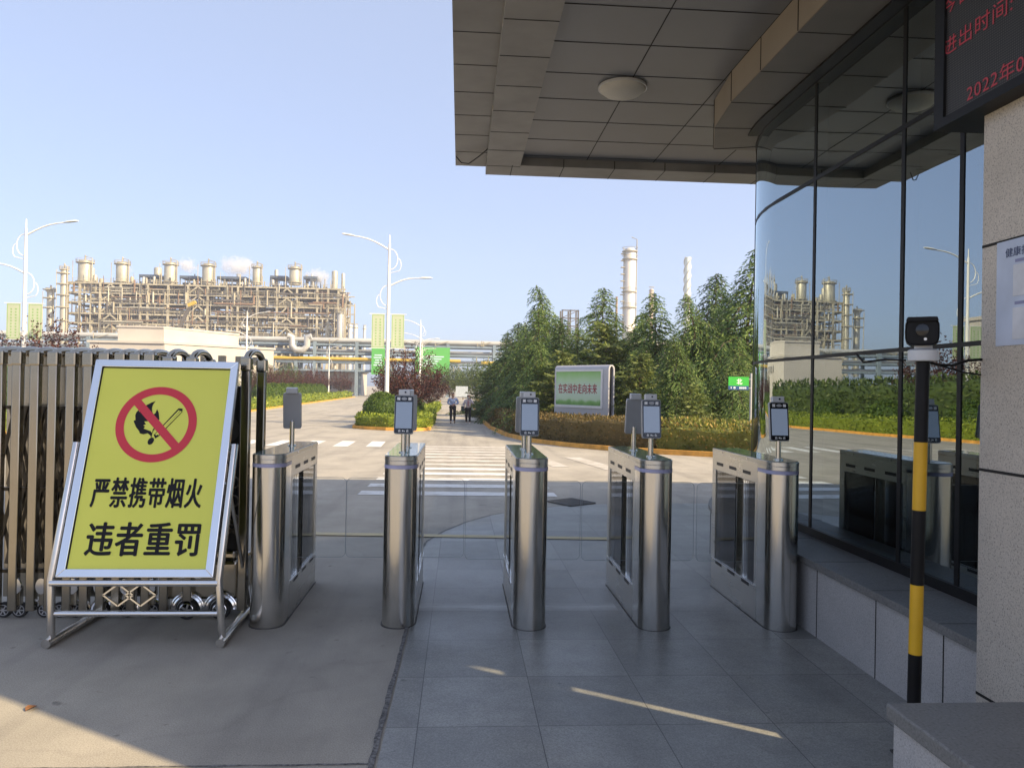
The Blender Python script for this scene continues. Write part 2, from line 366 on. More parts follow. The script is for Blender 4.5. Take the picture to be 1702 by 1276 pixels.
# ------------------------------------------------------------------ ground
def sheet(name, poly, m, off, kind='structure', label=None):
    bm = bmesh.new(); vs = [bm.verts.new((x, y, 0)) for x, y in poly]; bm.faces.new(vs)
    bmesh.ops.triangulate(bm, faces=bm.faces[:])
    for yy in (8, 45):
        bmesh.ops.bisect_plane(bm, geom=bm.verts[:]+bm.edges[:]+bm.faces[:], plane_co=(0, yy, 0), plane_no=(0, 1, 0))
    for v in bm.verts: v.co.z = zg(v.co.y)+off
    bmesh.ops.recalc_face_normals(bm, faces=bm.faces[:])
    if sum(f.normal.z for f in bm.faces) < 0: bmesh.ops.reverse_faces(bm, faces=bm.faces[:])
    me = bpy.data.meshes.new(name); bm.to_mesh(me); bm.free(); me.materials.append(m)
    o = bpy.data.objects.new(name, me); COL.objects.link(o); o['kind'] = kind
    if label: o['label'] = label
    return o
sheet('ground', [(-1500, -80), (1500, -80), (1500, 2500), (-1500, 2500)], M['asphalt'], 0)
# paved forecourt with its rounded far corner
arc = [(-.30, 6.6), (-.33, 7.0), (-.28, 7.5), (-.12, 8.05), (.12, 8.65), (.40, 9.15), (.8, 9.6), (1.3, 9.95), (1.9, 10.2), (3, 10.36), (9, 10.4)]
sheet('pavement', [(9, -6), (9, 10.4)]+arc[::-1][1:]+[(-.285, 4.8), (-.30, 3.05), (-.36, -6)], M['paver'], .004)
def ribbon(name, a, b, m, off):
    bm = bmesh.new(); A = [bm.verts.new((x, y, zg(y)+off)) for x, y in a]; B = [bm.verts.new((x, y, zg(y)+off)) for x, y in b]
    for i in range(len(a)-1): bm.faces.new((A[i], A[i+1], B[i+1], B[i]))
    bmesh.ops.recalc_face_normals(bm, faces=bm.faces[:])
    if sum(f.normal.z for f in bm.faces) < 0: bmesh.ops.reverse_faces(bm, faces=bm.faces[:])
    me = bpy.data.meshes.new(name); bm.to_mesh(me); bm.free(); me.materials.append(m)
    o = bpy.data.objects.new(name, me); COL.objects.link(o); o['kind'] = 'structure'; return o
# rough gravelly strip between asphalt and pavers
def dens(pts, step=.06):
    out = []
    for (x0, y0), (x1, y1) in zip(pts, pts[1:]):
        n = max(1, int(math.hypot(x1-x0, y1-y0)/step))
        for k in range(n): out.append((x0+(x1-x0)*k/n, y0+(y1-y0)*k/n))
    return out+[pts[-1]]
random.seed(5)
da = dens([(-.345, 1.5), (-.302, 4.8), (-.31, 6.6), (-.34, 7.0), (-.292, 7.5), (-.13, 8.06), (.11, 8.66), (.39, 9.16), (.79, 9.61), (1.3, 9.96)])
ribbon('pavement_joint', [(x-.008-random.random()*.008, y) for x, y in da], [(x+.008+random.random()*.006, y) for x, y in da], M['joint'], .006)
ribbon('asphalt_joint', [(x, 3.085+random.uniform(-.004, .004)) for x in [-.33-.05*i for i in range(60)]],
       [(x, 3.097+random.uniform(-.004, .004)) for x in [-.33-.05*i for i in range(60)]], M['joint'], .003)
# pedestrian crossing, bars across the walking line
for k in range(12):
    y0 = 11.0+k*.99
    sheet('crossing_stripe', [(-1.42+.02*k, y0), (1.42, y0-.03), (1.42, y0+.42), (-1.42+.02*k, y0+.45)], M['zebra'] if k < 5 else M['zebra_mid'], .006)
for k in range(10):
    x0 = -2.6-k*.92
    sheet('crossing_stripe', [(x0, 21.7), (x0+.42, 21.7), (x0+.30, 24.4), (x0-.12, 24.4)], M['zebra'] if k < 5 else M['zebra_faint'], .006)
sheet('crossing_stripe', [(2.55, 18.6), (2.95, 18.6), (3.35, 15.3), (2.95, 15.3)], M['zebra_faint'], .006)
sheet('crossing_stripe', [(1.75, 18.0), (2.1, 18.0), (2.3, 15.9), (1.95, 15.9)], M['zebra_faint'], .006)
sheet('stop_line', [(-7.4, 33.2), (-5.2, 37.6), (-4.98, 37.5), (-7.1, 33.1)], M['zebra_faint'], .006)
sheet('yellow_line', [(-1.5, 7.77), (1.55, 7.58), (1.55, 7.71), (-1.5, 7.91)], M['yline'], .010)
# planting beds
KERB_R = [(1.33, 120), (1.30, 65.8), (1.285, 50), (1.38, 36.6), (1.73, 29), (2.29, 25.1), (3.2, 22.9), (4.15, 21.4), (5.37, 20.1), (7.2, 18.8), (10, 17.2), (16, 15.4), (40, 14)]
sheet('planting_bed', [(x+.12, y+.05) for x, y in KERB_R]+[(60, 14), (60, 120)], M['soil'], .03)
KERB_L = [(-14.3, 6), (-14.3, 45), (-15.4, 62), (-18, 134)]
sheet('planting_bed', [(x-.12, y) for x, y in KERB_L]+[(-60, 134), (-60, 6)], M['soil'], .03)
MED = [(-4.85, 60), (-4.9, 36), (-4.75, 34.6), (-4.1, 33.5), (-3.1, 32.7), (-1.9, 32.5), (-1.35, 32.9), (-1.25, 34), (-1.6, 46.3), (-2.1, 71), (-2.7, 110)]
sheet('planting_bed', [(-4.85, 110)]+MED, M['soil'], .03)

def kerb(name, path, m, wd=.14, ht=.13, side=1):
    b = MB(); n = len(path); P = [Vector((x, y, 0)) for x, y in path]; ring = []
    for i, p in enumerate(P):
        t = (P[min(i+1, n-1)]-P[max(i-1, 0)]).normalized(); nr = Vector((-t.y, t.x, 0))*side
        q = p+nr*wd; z0, z1 = zg(p.y)-.05, zg(q.y)-.05
        ring.append([(p.x, p.y, z0), (p.x+nr.x*.01, p.y+nr.y*.01, z0+.05+ht), (q.x, q.y, z1+.05+ht), (q.x, q.y, z1)])
    vs = [v for r in ring for v in r]; fs = []
    for i in range(n-1):
        for k in range(4):
            l = (k+1) % 4; fs.append((i*4+k, i*4+l, i*4+4+l, i*4+4+k) if side < 0 else (i*4+k, i*4+4+k, i*4+4+l, i*4+l))
    b.add(vs, fs); o = b.build(name, m, kind='structure')
    bm = bmesh.new(); bm.from_mesh(o.data); bmesh.ops.recalc_face_normals(bm, faces=bm.faces[:]); bm.to_mesh(o.data); bm.free(); return o
def resample(path, step):
    out = [path[0]]
    for (x0, y0), (x1, y1) in zip(path, path[1:]):
        d = math.hypot(x1-x0, y1-y0); n = max(1, int(d/step))
        out += [(x0+(x1-x0)*k/n, y0+(y1-y0)*k/n) for k in range(1, n+1)]
    return out
kerb('kerb', KERB_R, M['kerb'], side=1)
kerb('kerb', KERB_L, M['kerb'], side=1)
kerb('kerb', MED, M['kerb'], side=1)

# iron grating set in the asphalt
g = thing('drain_grate', 'dark diamond-set iron drain grate in the road beyond the turnstiles', 'drain grate', (0, 0, 0))
gc = [atPlane(x, y, Vector((0, 10.3, zg(10.3))), Vector((0, .0155, 1))) for x, y in ((910, 834), (950, 829.5), (988, 834), (948, 842))]
gx = (gc[1]-gc[0]); gy = (gc[3]-gc[0]); b = MB(); b2 = MB(); o0 = gc[0]+Vector((0, 0, .006))
b2.add([o0, o0+gx, o0+gx+gy, o0+gy], [(0, 1, 2, 3)] if gx.cross(gy).z > 0 else [(3, 2, 1, 0)])
for k in range(15):
    p = o0+gy*((k+.5)/15); b.bar(p+Vector((0, 0, .006)), p+gx+Vector((0, 0, .006)), .018, .014)
for e0, e1 in ((o0, o0+gx), (o0+gy, o0+gx+gy), (o0, o0+gy), (o0+gx, o0+gx+gy)): b.bar(e0+Vector((0, 0, .007)), e1+Vector((0, 0, .007)), .03, .016)
M['iron'] = pm('cast_iron', (.09, .085, .08), .7, .4, .3, 20, .3)
b2.build('pit', M['seam'], g); b.build('grating', M['iron'], g)

lf = MB(); lp = [(0, 0), (.012, .016), (.03, .02), (.05, .008), (.062, 0), (.05, -.01), (.03, -.018), (.012, -.014)]
lf.add([(x, y, .004+.012*abs(y)/.02) for x, y in lp], [tuple(range(8))]); lf.add([(x, y, .003+.012*abs(y)/.02) for x, y in lp], [tuple(range(8))[::-1]])
ll = lf.build('fallen_leaf', flat('dry_leaf', (.25, .11, .04), .8)); ll.location = (-1.93, 3.62, .002); ll.rotation_euler.z = 1.2
tag(ll, 'small dry brown leaf lying at the edge of the sunlit asphalt', 'leaf')

# ------------------------------------------------------------------ gatehouse
GX, GR, GC = 2.57, 2.4, (4.97, 6.17)      # glass line, corner radius, corner centre
gh = thing('gatehouse', 'gatehouse with curved tinted glass front, granite plinth and deep panelled canopy', 'gatehouse')
def curve_pt(r, a): return (GC[0]-r*math.cos(a), GC[1]+r*math.sin(a))    # a = 0 at the flat wall, 90 deg at the far side
def wall_path(off, a1=PI/2, n=14, y0=3.1, x1=9):
    r = GR+off; return [(GX-off, y0)]+[curve_pt(r, a1*k/n) for k in range(n+1)]+([(x1, GC[1]+r)] if a1 >= PI/2-.01 else [])
def strip_poly(o_out, o_in, y0=3.1, n=16): return wall_path(o_out, y0=y0, n=n)+wall_path(o_in, y0=y0, n=n)[::-1]
# plinth and sill
b = MB(); b.prism(strip_poly(.36, -.2), 0, .425); b.build('plinth', M['granite'], gh, 30)
b = MB(); b.prism(strip_poly(.385, -.25), .4255, .467); b.build('sill', M['granite_top'], gh, 30, .006)
b = MB()
for y in (3.36, 3.93, 4.60, 5.35, 6.1): b.box(2.2085, y-.004, .0, 2.2125, y+.004, .424)
for a in (.3, .62, .95, 1.3):
    x, y = curve_pt(GR+.3605, a); b.cbox((x, y, .212), .006, .01, .42)
b.build('plinth_joint', M['seam'], gh)
b = MB()
for y in (3.36, 3.93, 4.60, 5.35, 6.1): b.box(2.186, y-.002, .4665, 2.57, y+.002, .4678)
b.build('sill_joint', M['seam'], gh)
# glass, each pane its own part
ys = [3.1, 3.809, 4.342, 5.476]; zs = [(.467, 1.765), (1.765, 3.07), (3.07, 3.80)]
arcs = [(None, 5.476, 0, .37), (None, None, .37, .8), (None, None, .8, 1.2), (None, None, 1.2, PI/2)]
def pane(path, z0, z1):
    b = MB(); th = .012; n = len(path); vs = []
    P = [Vector((x, y, 0)) for x, y in path]
    for i, p in enumerate(P):
        t = (P[min(i+1, n-1)]-P[max(i-1, 0)]).normalized(); nr = Vector((t.y, -t.x, 0)); q = p+nr*th
        vs += [(p.x, p.y, z0), (p.x, p.y, z1), (q.x, q.y, z1), (q.x, q.y, z0)]
    fs = []
    for i in range(n-1):
        for k in range(4):
            l = (k+1) % 4; fs.append((i*4+k, i*4+l, i*4+4+l, i*4+4+k))
    fs += [(0, 3, 2, 1), ((n-1)*4, (n-1)*4+1, (n-1)*4+2, (n-1)*4+3)]
    b.add(vs, fs); o = b.build('glass_pane', M['glass'], gh, 25)
    bm = bmesh.new(); bm.from_mesh(o.data); bmesh.ops.recalc_face_normals(bm, faces=bm.faces[:]); bm.to_mesh(o.data); bm.free()
for z0, z1 in zs:
    for y0, y1 in zip(ys, ys[1:]): pane([(GX, y0+.002), (GX, y1-.002)], z0, z1)
    pane([(GX, 5.478)]+[curve_pt(GR, .37*k/16) for k in range(17)], z0, z1)
    for a0, a1 in ((.372, .8), (.802, 1.2), (1.202, 1.57)): pane([curve_pt(GR, a0+(a1-a0)*k/14) for k in range(15)], z0, z1)
    pane([(GC[0]+.002, GC[1]+GR), (6.4, GC[1]+GR)], z0, z1); pane([(6.402, GC[1]+GR), (7.8, GC[1]+GR)], z0, z1)
for y in ys[1:]+[]:
    MB().box(GX-.005, y-.017, .467, GX+.06, y+.017, 3.80).build('mullion', M['mullion'], gh)
for a in (.37, .8, 1.2, PI/2):
    x, y = curve_pt(GR, a); MB().cbox((x+.012*math.cos(a), y-.012*math.sin(a), 2.13), .028, .028, 3.33).build('mullion', M['mullion'], gh)
def transom(z, h, out=.012, inn=.07):
    b = MB(); b.prism(wall_path(out)+wall_path(-inn)[::-1], z-h/2, z+h/2); b.build('transom', M['mullion'], gh, 30)
transom(1.765, .024, .006); transom(3.07, .028, .006); transom(.495, .056, .014); transom(3.785, .03, .014)
# bulkhead ring under the soffit, faceted, with panel joints
rp = [(2.10, 3.1), (2.10, 4.75), (2.10, 5.36), (2.10, 5.96)]; RO = GR+.47
for k in (1, 2): rp.append((GC[0]-RO*math.cos(k*.21), 5.96+RO*math.sin(k*.21)))
rp.append((3.4, rp[-1][1]+.02))
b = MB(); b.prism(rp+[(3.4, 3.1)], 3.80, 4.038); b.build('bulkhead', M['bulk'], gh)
b = MB(); b.prism([(x+.004 if x < 3 else x, y-(.004 if i > 3 else 0)) for i, (x, y) in enumerate(rp)]+[(3.4, 3.1)], 3.792, 3.7995); b.build('bulkhead_shaded_underside', M['under'], gh)
b = MB(); b.prism([p_ for p_ in wall_path(.11, .42, y0=3.1) if p_[1] < 6.7]+[p_ for p_ in wall_path(.012, .42, y0=3.1) if p_[1] < 6.7][::-1], 3.775, 3.7915); b.build('recess_shade_strip', M['mullion'], gh, 30)  # solid black strip paints the shade of the recess beside the glass
b = MB()
for (x, y), (x2, y2) in zip(rp[1:], [(2.6, 4.75), (2.6, 5.36), (2.6, 5.96), curve_pt(GR-.03, .15), curve_pt(GR-.03, .36)]):
    b.bar((x, y, 3.7905), (x2, y2, 3.7905), .006, .003)
    d = Vector((x-GC[0], y-5.96 if x > 2.11 else 0, 0)).normalized(); b.bar((x+d.x*.001, y+d.y*.001, 3.80), (x+d.x*.001, y+d.y*.001, 4.038), .007, .005)
for y in (4.15, 3.55): b.bar((2.1, y, 3.7905), (2.6, y, 3.7905), .006, .003); b.bar((2.099, y, 3.80), (2.099, y, 4.038), .007, .005)
b.build('panel_joint', M['seam'], gh)
# canopy: soffit, deep border beams, outer strip, roof slab
YN = .75
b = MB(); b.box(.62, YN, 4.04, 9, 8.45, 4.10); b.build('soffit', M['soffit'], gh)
b = MB()
for x in (1.355, 2.10, 2.845, 3.6): b.box(x-.004, YN, 4.0375, x+.004, 8.45, 4.0395)
for k in range(14): b.box(.625, 8.36-.555*k-.004, 4.0372, 6, 8.36-.555*k+.004, 4.0392)
b.build('soffit_joint', M['seam'], gh)
b = MB(); b.box(.245, YN, 3.95, .618, 8.86, 4.30); b.build('canopy_beam', M['clad'], gh)
b = MB(); b.box(.620, 8.45, 3.95, 9, 8.86, 4.30); b.build('canopy_beam', M['clad'], gh)
b = MB(); b.box(-.10, YN, 4.05, .2445, 8.89, 4.30); b.build('canopy_strip', M['clad'], gh)
b = MB()
for k in range(15):
    y = 8.50-.567*k; b.box(.2455, y-.004, 3.9478, .6175, y+.004, 3.9495)
    y = 8.36-.566*k; b.box(-.0985, y-.004, 4.0478, .244, y+.004, 4.0495)
for k in range(12):
    x = .53+.568*k; b.box(x-.004, 8.4495, 3.9478, x+.004, 8.859, 3.9495)
    if x > .63: b.box(x-.004, 8.4475, 3.95, x+.004, 8.4492, 4.035)
b.build('canopy_joint', M['seam'], gh)
b = MB(); b.box(-.10, YN, 4.302, 14, 8.89, 4.90); b.build('canopy_roof', M['clad'], gh)
b = MB(); b.tube([(.262, YN, 3.972), (.262, 8.2, 3.972), (.262, 8.86, 3.972)], .011, 8)
for y in (5.2, 6.8, 8.2): b.box(.240, y-.02, 3.955, .284, y+.02, 3.99)
M['conduit'] = pm('conduit', (.5, .46, .38), .45, .2); b.build('conduit', M['conduit'], gh, 40)
b = MB(); b.tube([(.25, 8.2, 4.045), (.16, 8.3, 3.99), (.05, 8.42, 3.94), (-.03, 8.5, 3.97), (-.09, 8.55, 4.05)], .006, 6); b.build('loose_cable', M['black'], gh, 40)
# stone pier to the right and the wall behind it
b = MB(); q0, q1 = 2.770, 2.822; dy_ = .44*.543/.84  # slit along the sun direction, added out of view to throw light streaks
b.prism([(2.18, q1), (2.62, q1-dy_), (2.62, 3.095), (2.18, 3.095)], 0, 4.04); b.prism([(2.18, 1.0), (2.62, 1.0), (2.62, q0-dy_), (2.18, q0)], 0, 4.04)
b.prism([(2.183, q0), (2.617, q0-dy_), (2.617, q1-dy_), (2.183, q1)], 0, .595)
for z0, z1 in ((1.28, 1.50), (1.69, 4.04)): b.prism([(2.183, q0), (2.24, q0-.057*.543/.84), (2.24, q1-.057*.543/.84), (2.183, q1)], z0, z1)  # added fillers that break up the light coming through the slit
b.build('stone_pier', M['granite_warm'], gh)
b = MB()
for z in (.262, 1.195, 2.127): b.box(2.1785, 2.823, z-.006, 2.1805, 3.0955, z+.006); b.box(2.1785, 1.0, z-.004, 2.1805, 2.77, z+.004)
build_each(b, 'pier_joint', M['seam'], gh)
# room behind the glass
b = MB(); b.prism(wall_path(-.12, n=10, x1=8.4)+[(8.4, 3.1)], .40, .45); b.build('room_floor', M['room'], gh)
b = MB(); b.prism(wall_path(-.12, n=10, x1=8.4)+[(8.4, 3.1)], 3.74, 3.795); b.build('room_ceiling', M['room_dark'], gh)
b = MB(); b.box(5.9, 3.1, .45, 6.0, 8.4, .95); b.box(5.9, 3.1, 3.4, 6.0, 8.4, 3.74); b.box(5.9, 3.1, .95, 6.0, 3.4, 3.4); b.box(5.9, 5.1, .95, 6.0, 5.4, 3.4); b.box(5.9, 7.6, .95, 6.0, 8.4, 3.4); b.box(2.7, 3.12, .45, 5.9, 3.2, 3.74); b.build('room_wall', M['room'], gh)  # rear openings added to let daylight in and brighten the room
b = MB()
for y0, y1, x in ((5.0, 5.75, 3.5), (6.0, 6.5, 3.3), (6.55, 6.85, 3.3)): b.box(x, y0, .5, x+.05, y1, 1.45)
build_each(b, 'partition_screen', M['curtain'], gh)
b = MB(); b.box(2.95, 3.3, .46, 3.6, 4.9, 1.16); b.box(2.9, 3.25, 1.162, 3.65, 4.95, 1.2); b.build('reception_desk', M['desk'], gh)
# ceiling lamp
cl = thing('ceiling_lamp', 'round white ceiling lamp on the dark canopy soffit', 'ceiling lamp', (1.31, 6.36, 4.036))
b = MB(); b.lathe([(.19, 0), (.195, -.02), (.185, -.035), (.15, -.062), (.09, -.082), (.02, -.09)][::-1], seg=32)
b.build('diffuser', pm('frosted_diffuser', (.62, .60, .54), .5, 0, .05), cl, 60)
b = MB(); b.lathe([(.203, -.022), (.203, -.001)], seg=32); b.build('rim', M['white_plastic'], cl, 40)

# LED board
LX = 2.1
led = thing('led_display', 'black dot-matrix board with red characters at top of the glass front', 'led display', (LX, 2.9, 2.6))
lt = lambda p: Vector(p)-Vector((LX, 2.9, 2.6))
m, t, p = newmat('led_panel'); v = coords(t)
vo = N(t, 'ShaderNodeTexVoronoi'); vo.inputs['Scale'].default_value = 95; vo.inputs['Randomness'].default_value = 0
t.links.new(v, vo.inputs['Vector']); t.links.new(ramp(t, vo.outputs['Distance'], [(.18, (.075, .068, .062)), (.4, (.014, .014, .014))]), p.inputs['Base Color']); p.inputs['Roughness'].default_value = .55
M['ledpanel'] = m
b = MB(); b.box(0, -1.6, .118, .06, .335, 1.43); b.build('screen', m, led)
b = MB(); b.box(-.012, .335, .078, .46, .40, 1.43); b.box(-.012, -1.6, .078, .46, .335, .1175); b.box(.062, -1.6, .118, .46, .334, 1.43); b.build('frame', M['mullion'], led)
m, t, p = newmat('red_led'); p.inputs['Base Color'].default_value = (.25, .02, .03, 1); p.inputs['Emission Strength'].default_value = .36
vo = N(t, 'ShaderNodeTexVoronoi'); vo.inputs['Scale'].default_value = 150; vo.inputs['Randomness'].default_value = 0; t.links.new(coords(t), vo.inputs['Vector'])
t.links.new(ramp(t, vo.outputs['Distance'], [(.2, (.5, .06, .08)), (.5, (.08, .008, .012))]), p.inputs['Emission Color'])
for s, xa, xb, ya, yb, hp in (('2022年0', 1608, 1703, 148, 112, 30), ('进出时间:', 1569, 1684, 68, 19, 31), ('今日', 1570, 1612, 8, -10, 28)):
    pa_, pb_ = atX(xa, ya, LX), atX(xb, yb, LX); pc_ = (pa_+pb_)/2; hh_ = atX((xa+xb)/2, (ya+yb)/2-hp/2, LX).z-atX((xa+xb)/2, (ya+yb)/2+hp/2, LX).z
    text('text', s, lt((LX-.003, pc_.y, pc_.z)), (0, -1, 0), (0, 0, 1), pa_.y-pb_.y, hh_, m, led, 0.0, 1.08)

# poster on the pier
ps = thing('poster', 'pale blue paper notice with a heading taped to the stone pier', 'poster', (2.18, 2.85, 1.915))
b = MB(); b.box(-.004, -.33, -.21, -.001, .152, .21); b.build('sheet', pm('poster_paper', (.50, .56, .68), .4, 0, .12, 4), ps)
text('text', '健康扫码登记', (-.0055, -.03, .16), (0, -1, 0), (0, 0, 1), .26, .036, flat('navy_ink', (.03, .05, .14)), ps, .008)
b = MB()
for z in (.045, -.125):
    b.box(-.0062, -.19, z-.062, -.0048, .055, z+.062)
b.build('blank_panel', pm('poster_white', (.62, .63, .66), .4, 0, .1, 10), ps)
b = MB()
for z in (.122, -.045): b.box(-.006, -.10, z-.006, -.0046, .045, z+.006)
b.build('caption_bar', flat('violet_ink', (.25, .26, .42)), ps)

# striped camera post
cp = thing('camera_post', 'black and yellow striped post carrying a black bullet camera', 'camera post', (1.90, 3.06, 0))
R_ = .026; zz = [0, .15, .436, .721, 1.027, 1.307, 1.642]
lean = lambda z: Vector((0.012*(z-1.2), 0, z))
for i in range(6):
    m = M['black'] if i % 2 == 1 else M['yellow']
    if i == 5: m = M['black']
    b = MB(); b.tube([lean(zz[i]), lean(zz[i+1])], R_, 20); b.build('pole_band', m, cp, 40)
b = MB(); b.cbox((0, 0, .006), .14, .14, .012); b.build('base_plate', M['iron'], cp)
b = MB(); b.lathe([(.055, 1.641), (.058, 1.644), (.058, 1.684), (.050, 1.69), (.034, 1.692), (.034, 1.712)], c=(.006, 0, 0), seg=28); b.build('collar', M['white_plastic'], cp, 40)
# rounded D-shaped body facing the viewer
def dsec(wd, ht, n=28):
    out = []
    for k in range(n):
        a = 2*PI*k/n; c, s_ = math.cos(a), math.sin(a); e = .42
        out.append((wd/2*math.copysign(abs(c)**e, c)*(1-.08*(s_ < 0)*abs(s_)), ht/2*math.copysign(abs(s_)**e, s_)))
    return out
b = MB(); sec = dsec(.126, .108); rings = []
for y, s_ in ((-.062, .9), (-.068, .97), (-.06, 1), (.06, 1), (.09, .85), (.10, .6)): rings.append([(x*s_, y, z*s_) for x, z in sec])
n = len(sec); vs = [v for r in rings for v in r]; fs = [(i*n+k, i*n+(k+1) % n, (i+1)*n+(k+1) % n, (i+1)*n+k) for i in range(5) for k in range(n)]
fs += [tuple(range(n)), tuple(5*n+k for k in range(n))[::-1]]
b.add([(x, y, z+1.757) for x, y, z in vs], fs); ch = b.build('camera_head', M['black'], cp, 45)
b = MB(); b.prism([(-.060, 1.80), (.060, 1.80), (.054, 1.818), (-.054, 1.818)], -.05, .082, Matrix.Rotation(PI/2, 4, 'X')); b.build('visor', M['black'], ch, None, .005); ch.rotation_euler.z = -.555
b = MB(); b.lathe([(.024, 0), (.024, .004), (.018, .006)], seg=20, tf=Matrix.Rotation(PI/2, 4, 'X'), c=(0, -.0665, 1.765)); b.build('lens', M['black_gloss'], ch, 40)
b = MB(); b.lathe([(.006, 0), (.006, .003)], seg=12, tf=Matrix.Rotation(PI/2, 4, 'X'), c=(.012, -.067, 1.728)); b.build('indicator', M['led_white'], ch)
b = MB(); b.tube([(.05, .05, 1.645), (.10, .05, 1.63), (.16, .04, 1.628), (.22, .03, 1.65), (.285, .03, 1.655)], .006, 7)
b.tube([(.10, .05, 1.63), (.15, .04, 1.615), (.20, .03, 1.60), (.285, .035, 1.59)], .004, 6)
b.tube([(-.05, .03, 1.645), (-.10, .1, 1.65), (-.14, .2, 1.64), (-.12, .3, 1.68)], .005, 6); b.build('cable', M['black'], cp, 40)

# low stone block by the pier
sb = thing('stone_block', 'low granite block with a worn slab top beside the stone pier', 'stone block', (1.5, 1.6, 0))
b = MB(); b.box(-.01, -1.2, 0, 1.0, .93, .395); b.build('block_body', M['granite'], sb, None, .004)
b = MB(); b.box(-.03, -1.22, .3955, 1.0, .945, .45); b.build('top_slab', M['granite_top'], sb, None, .008)

# ------------------------------------------------------------------ turnstiles
TH = 1.065
def stadium(w, l, n=18):      # rounded front (at -y), square rear
    r = w/2; pts = []
    for k in range(n+1):
        a = PI+PI*k/n; pts.append((r*math.cos(a), r+r*math.sin(a)))
    return pts+[(r, l), (-r, l)]
def scanner(parent, y, back, tilt=8, rz=0):
    tf = Matrix.Translation((0, y, TH)) @ Matrix.Rotation(RAD(rz)+(PI if back else 0), 4, 'Z')
    def T(b): b.v = [tuple(tf @ Vector(v)) for v in b.v]; return b
    b = MB(); b.lathe([(.030, 0), (.030, .008), (.0175, .010), (.0165, .17)], seg=20); b.tube([(0, .004, .15), (0, -.012, .19)], .013, 12)
    st = T(b).build('scanner_stem', M['steel'], parent, 40)
    hs = Matrix.Translation((0, -.028, .125)) @ Matrix.Rotation(RAD(-tilt), 4, 'X')
    def H(b): b.v = [tuple(tf @ hs @ Vector(v)) for v in b.v]; return b
    W2, HH, r = .062, .252, .012; prof = []
    for cx, cz, a0 in ((W2-r, r, -90), (W2-r, HH-r, 0), (-W2+r, HH-r, 90), (-W2+r, r, 180)):
        for k in range(5): a = RAD(a0+22.5*k); prof.append((cx+r*math.cos(a), cz+r*math.sin(a)))
    up_ = Matrix.Rotation(PI/2, 4, 'X')
    b = MB(); b.prism(prof, -.026, 0, up_); hsg = H(b).build('face_scanner', M['grey_plastic'], parent, 30, .002)
    sh = [(x*.955, .004+z*.968) for x, z in prof]
    b = MB(); b.prism(sh, .0005, .0025, up_); H(b).build('bezel', M['black_gloss'], hsg, 30)
    b = MB(); b.prism([(-.052, .036), (.052, .036), (.052, .208), (-.052, .208)], .003, .0036, up_); H(b).build('screen', M['screen'], hsg)
    b = MB()
    for x in (-.036, .036): b.prism([(x-.0095, .220), (x+.0095, .220), (x+.0095, .238), (x-.0095, .238)], .003, .0042, up_)
    H(b).build('fill_light', M['led_white'], hsg)
    b = MB(); b.prism([(.018*math.cos(2*PI*k/20), .229+.0095*math.sin(2*PI*k/20)) for k in range(20)], .003, .005, up_)
    H(b).build('lens', M['grey_plastic'], hsg)
    b = MB()
    for x in (-.026, .026):
        for q in (0, 1, 2):
            b.prism([(x+(q-1)*.005-.0015, .012), (x+(q-1)*.005+.0015, .012), (x+(q-1)*.005+.0015, .029-abs(q-1)*.004), (x+(q-1)*.005-.0015, .029-abs(q-1)*.004)], .003, .0036, up_)
    b.prism([(-.009, .015), (.001, .015), (.001, .024), (-.009, .024)], .003, .0036, up_); b.prism([(.003, .014), (.010, .014), (.010, .020), (.003, .020)], .003, .0036, up_)
    H(b).build('card_symbol', M['led_white'], hsg)
    b = MB(); b.box(-.038, -.001, .2525, .038, .045, .290); hd = H(b).build('sensor_box', M['white_plastic'], parent, None, .003)
    b = MB(); b.lathe([(.006, 0), (.006, .003)], seg=12, tf=Matrix.Rotation(PI/2, 4, 'X'), c=(.006, -.001, .272)); H(b).build('lens', M['black_gloss'], hd)
m, t, p = newmat('scanner_screen'); p.inputs['Base Color'].default_value = (.13, .16, .21, 1); p.inputs['Roughness'].default_value = .08; p.inputs['Specular IOR Level'].default_value = .8
p.inputs['Emission Color'].default_value = (.36, .45, .62, 1); p.inputs['Emission Strength'].default_value = .11
M['screen'] = m
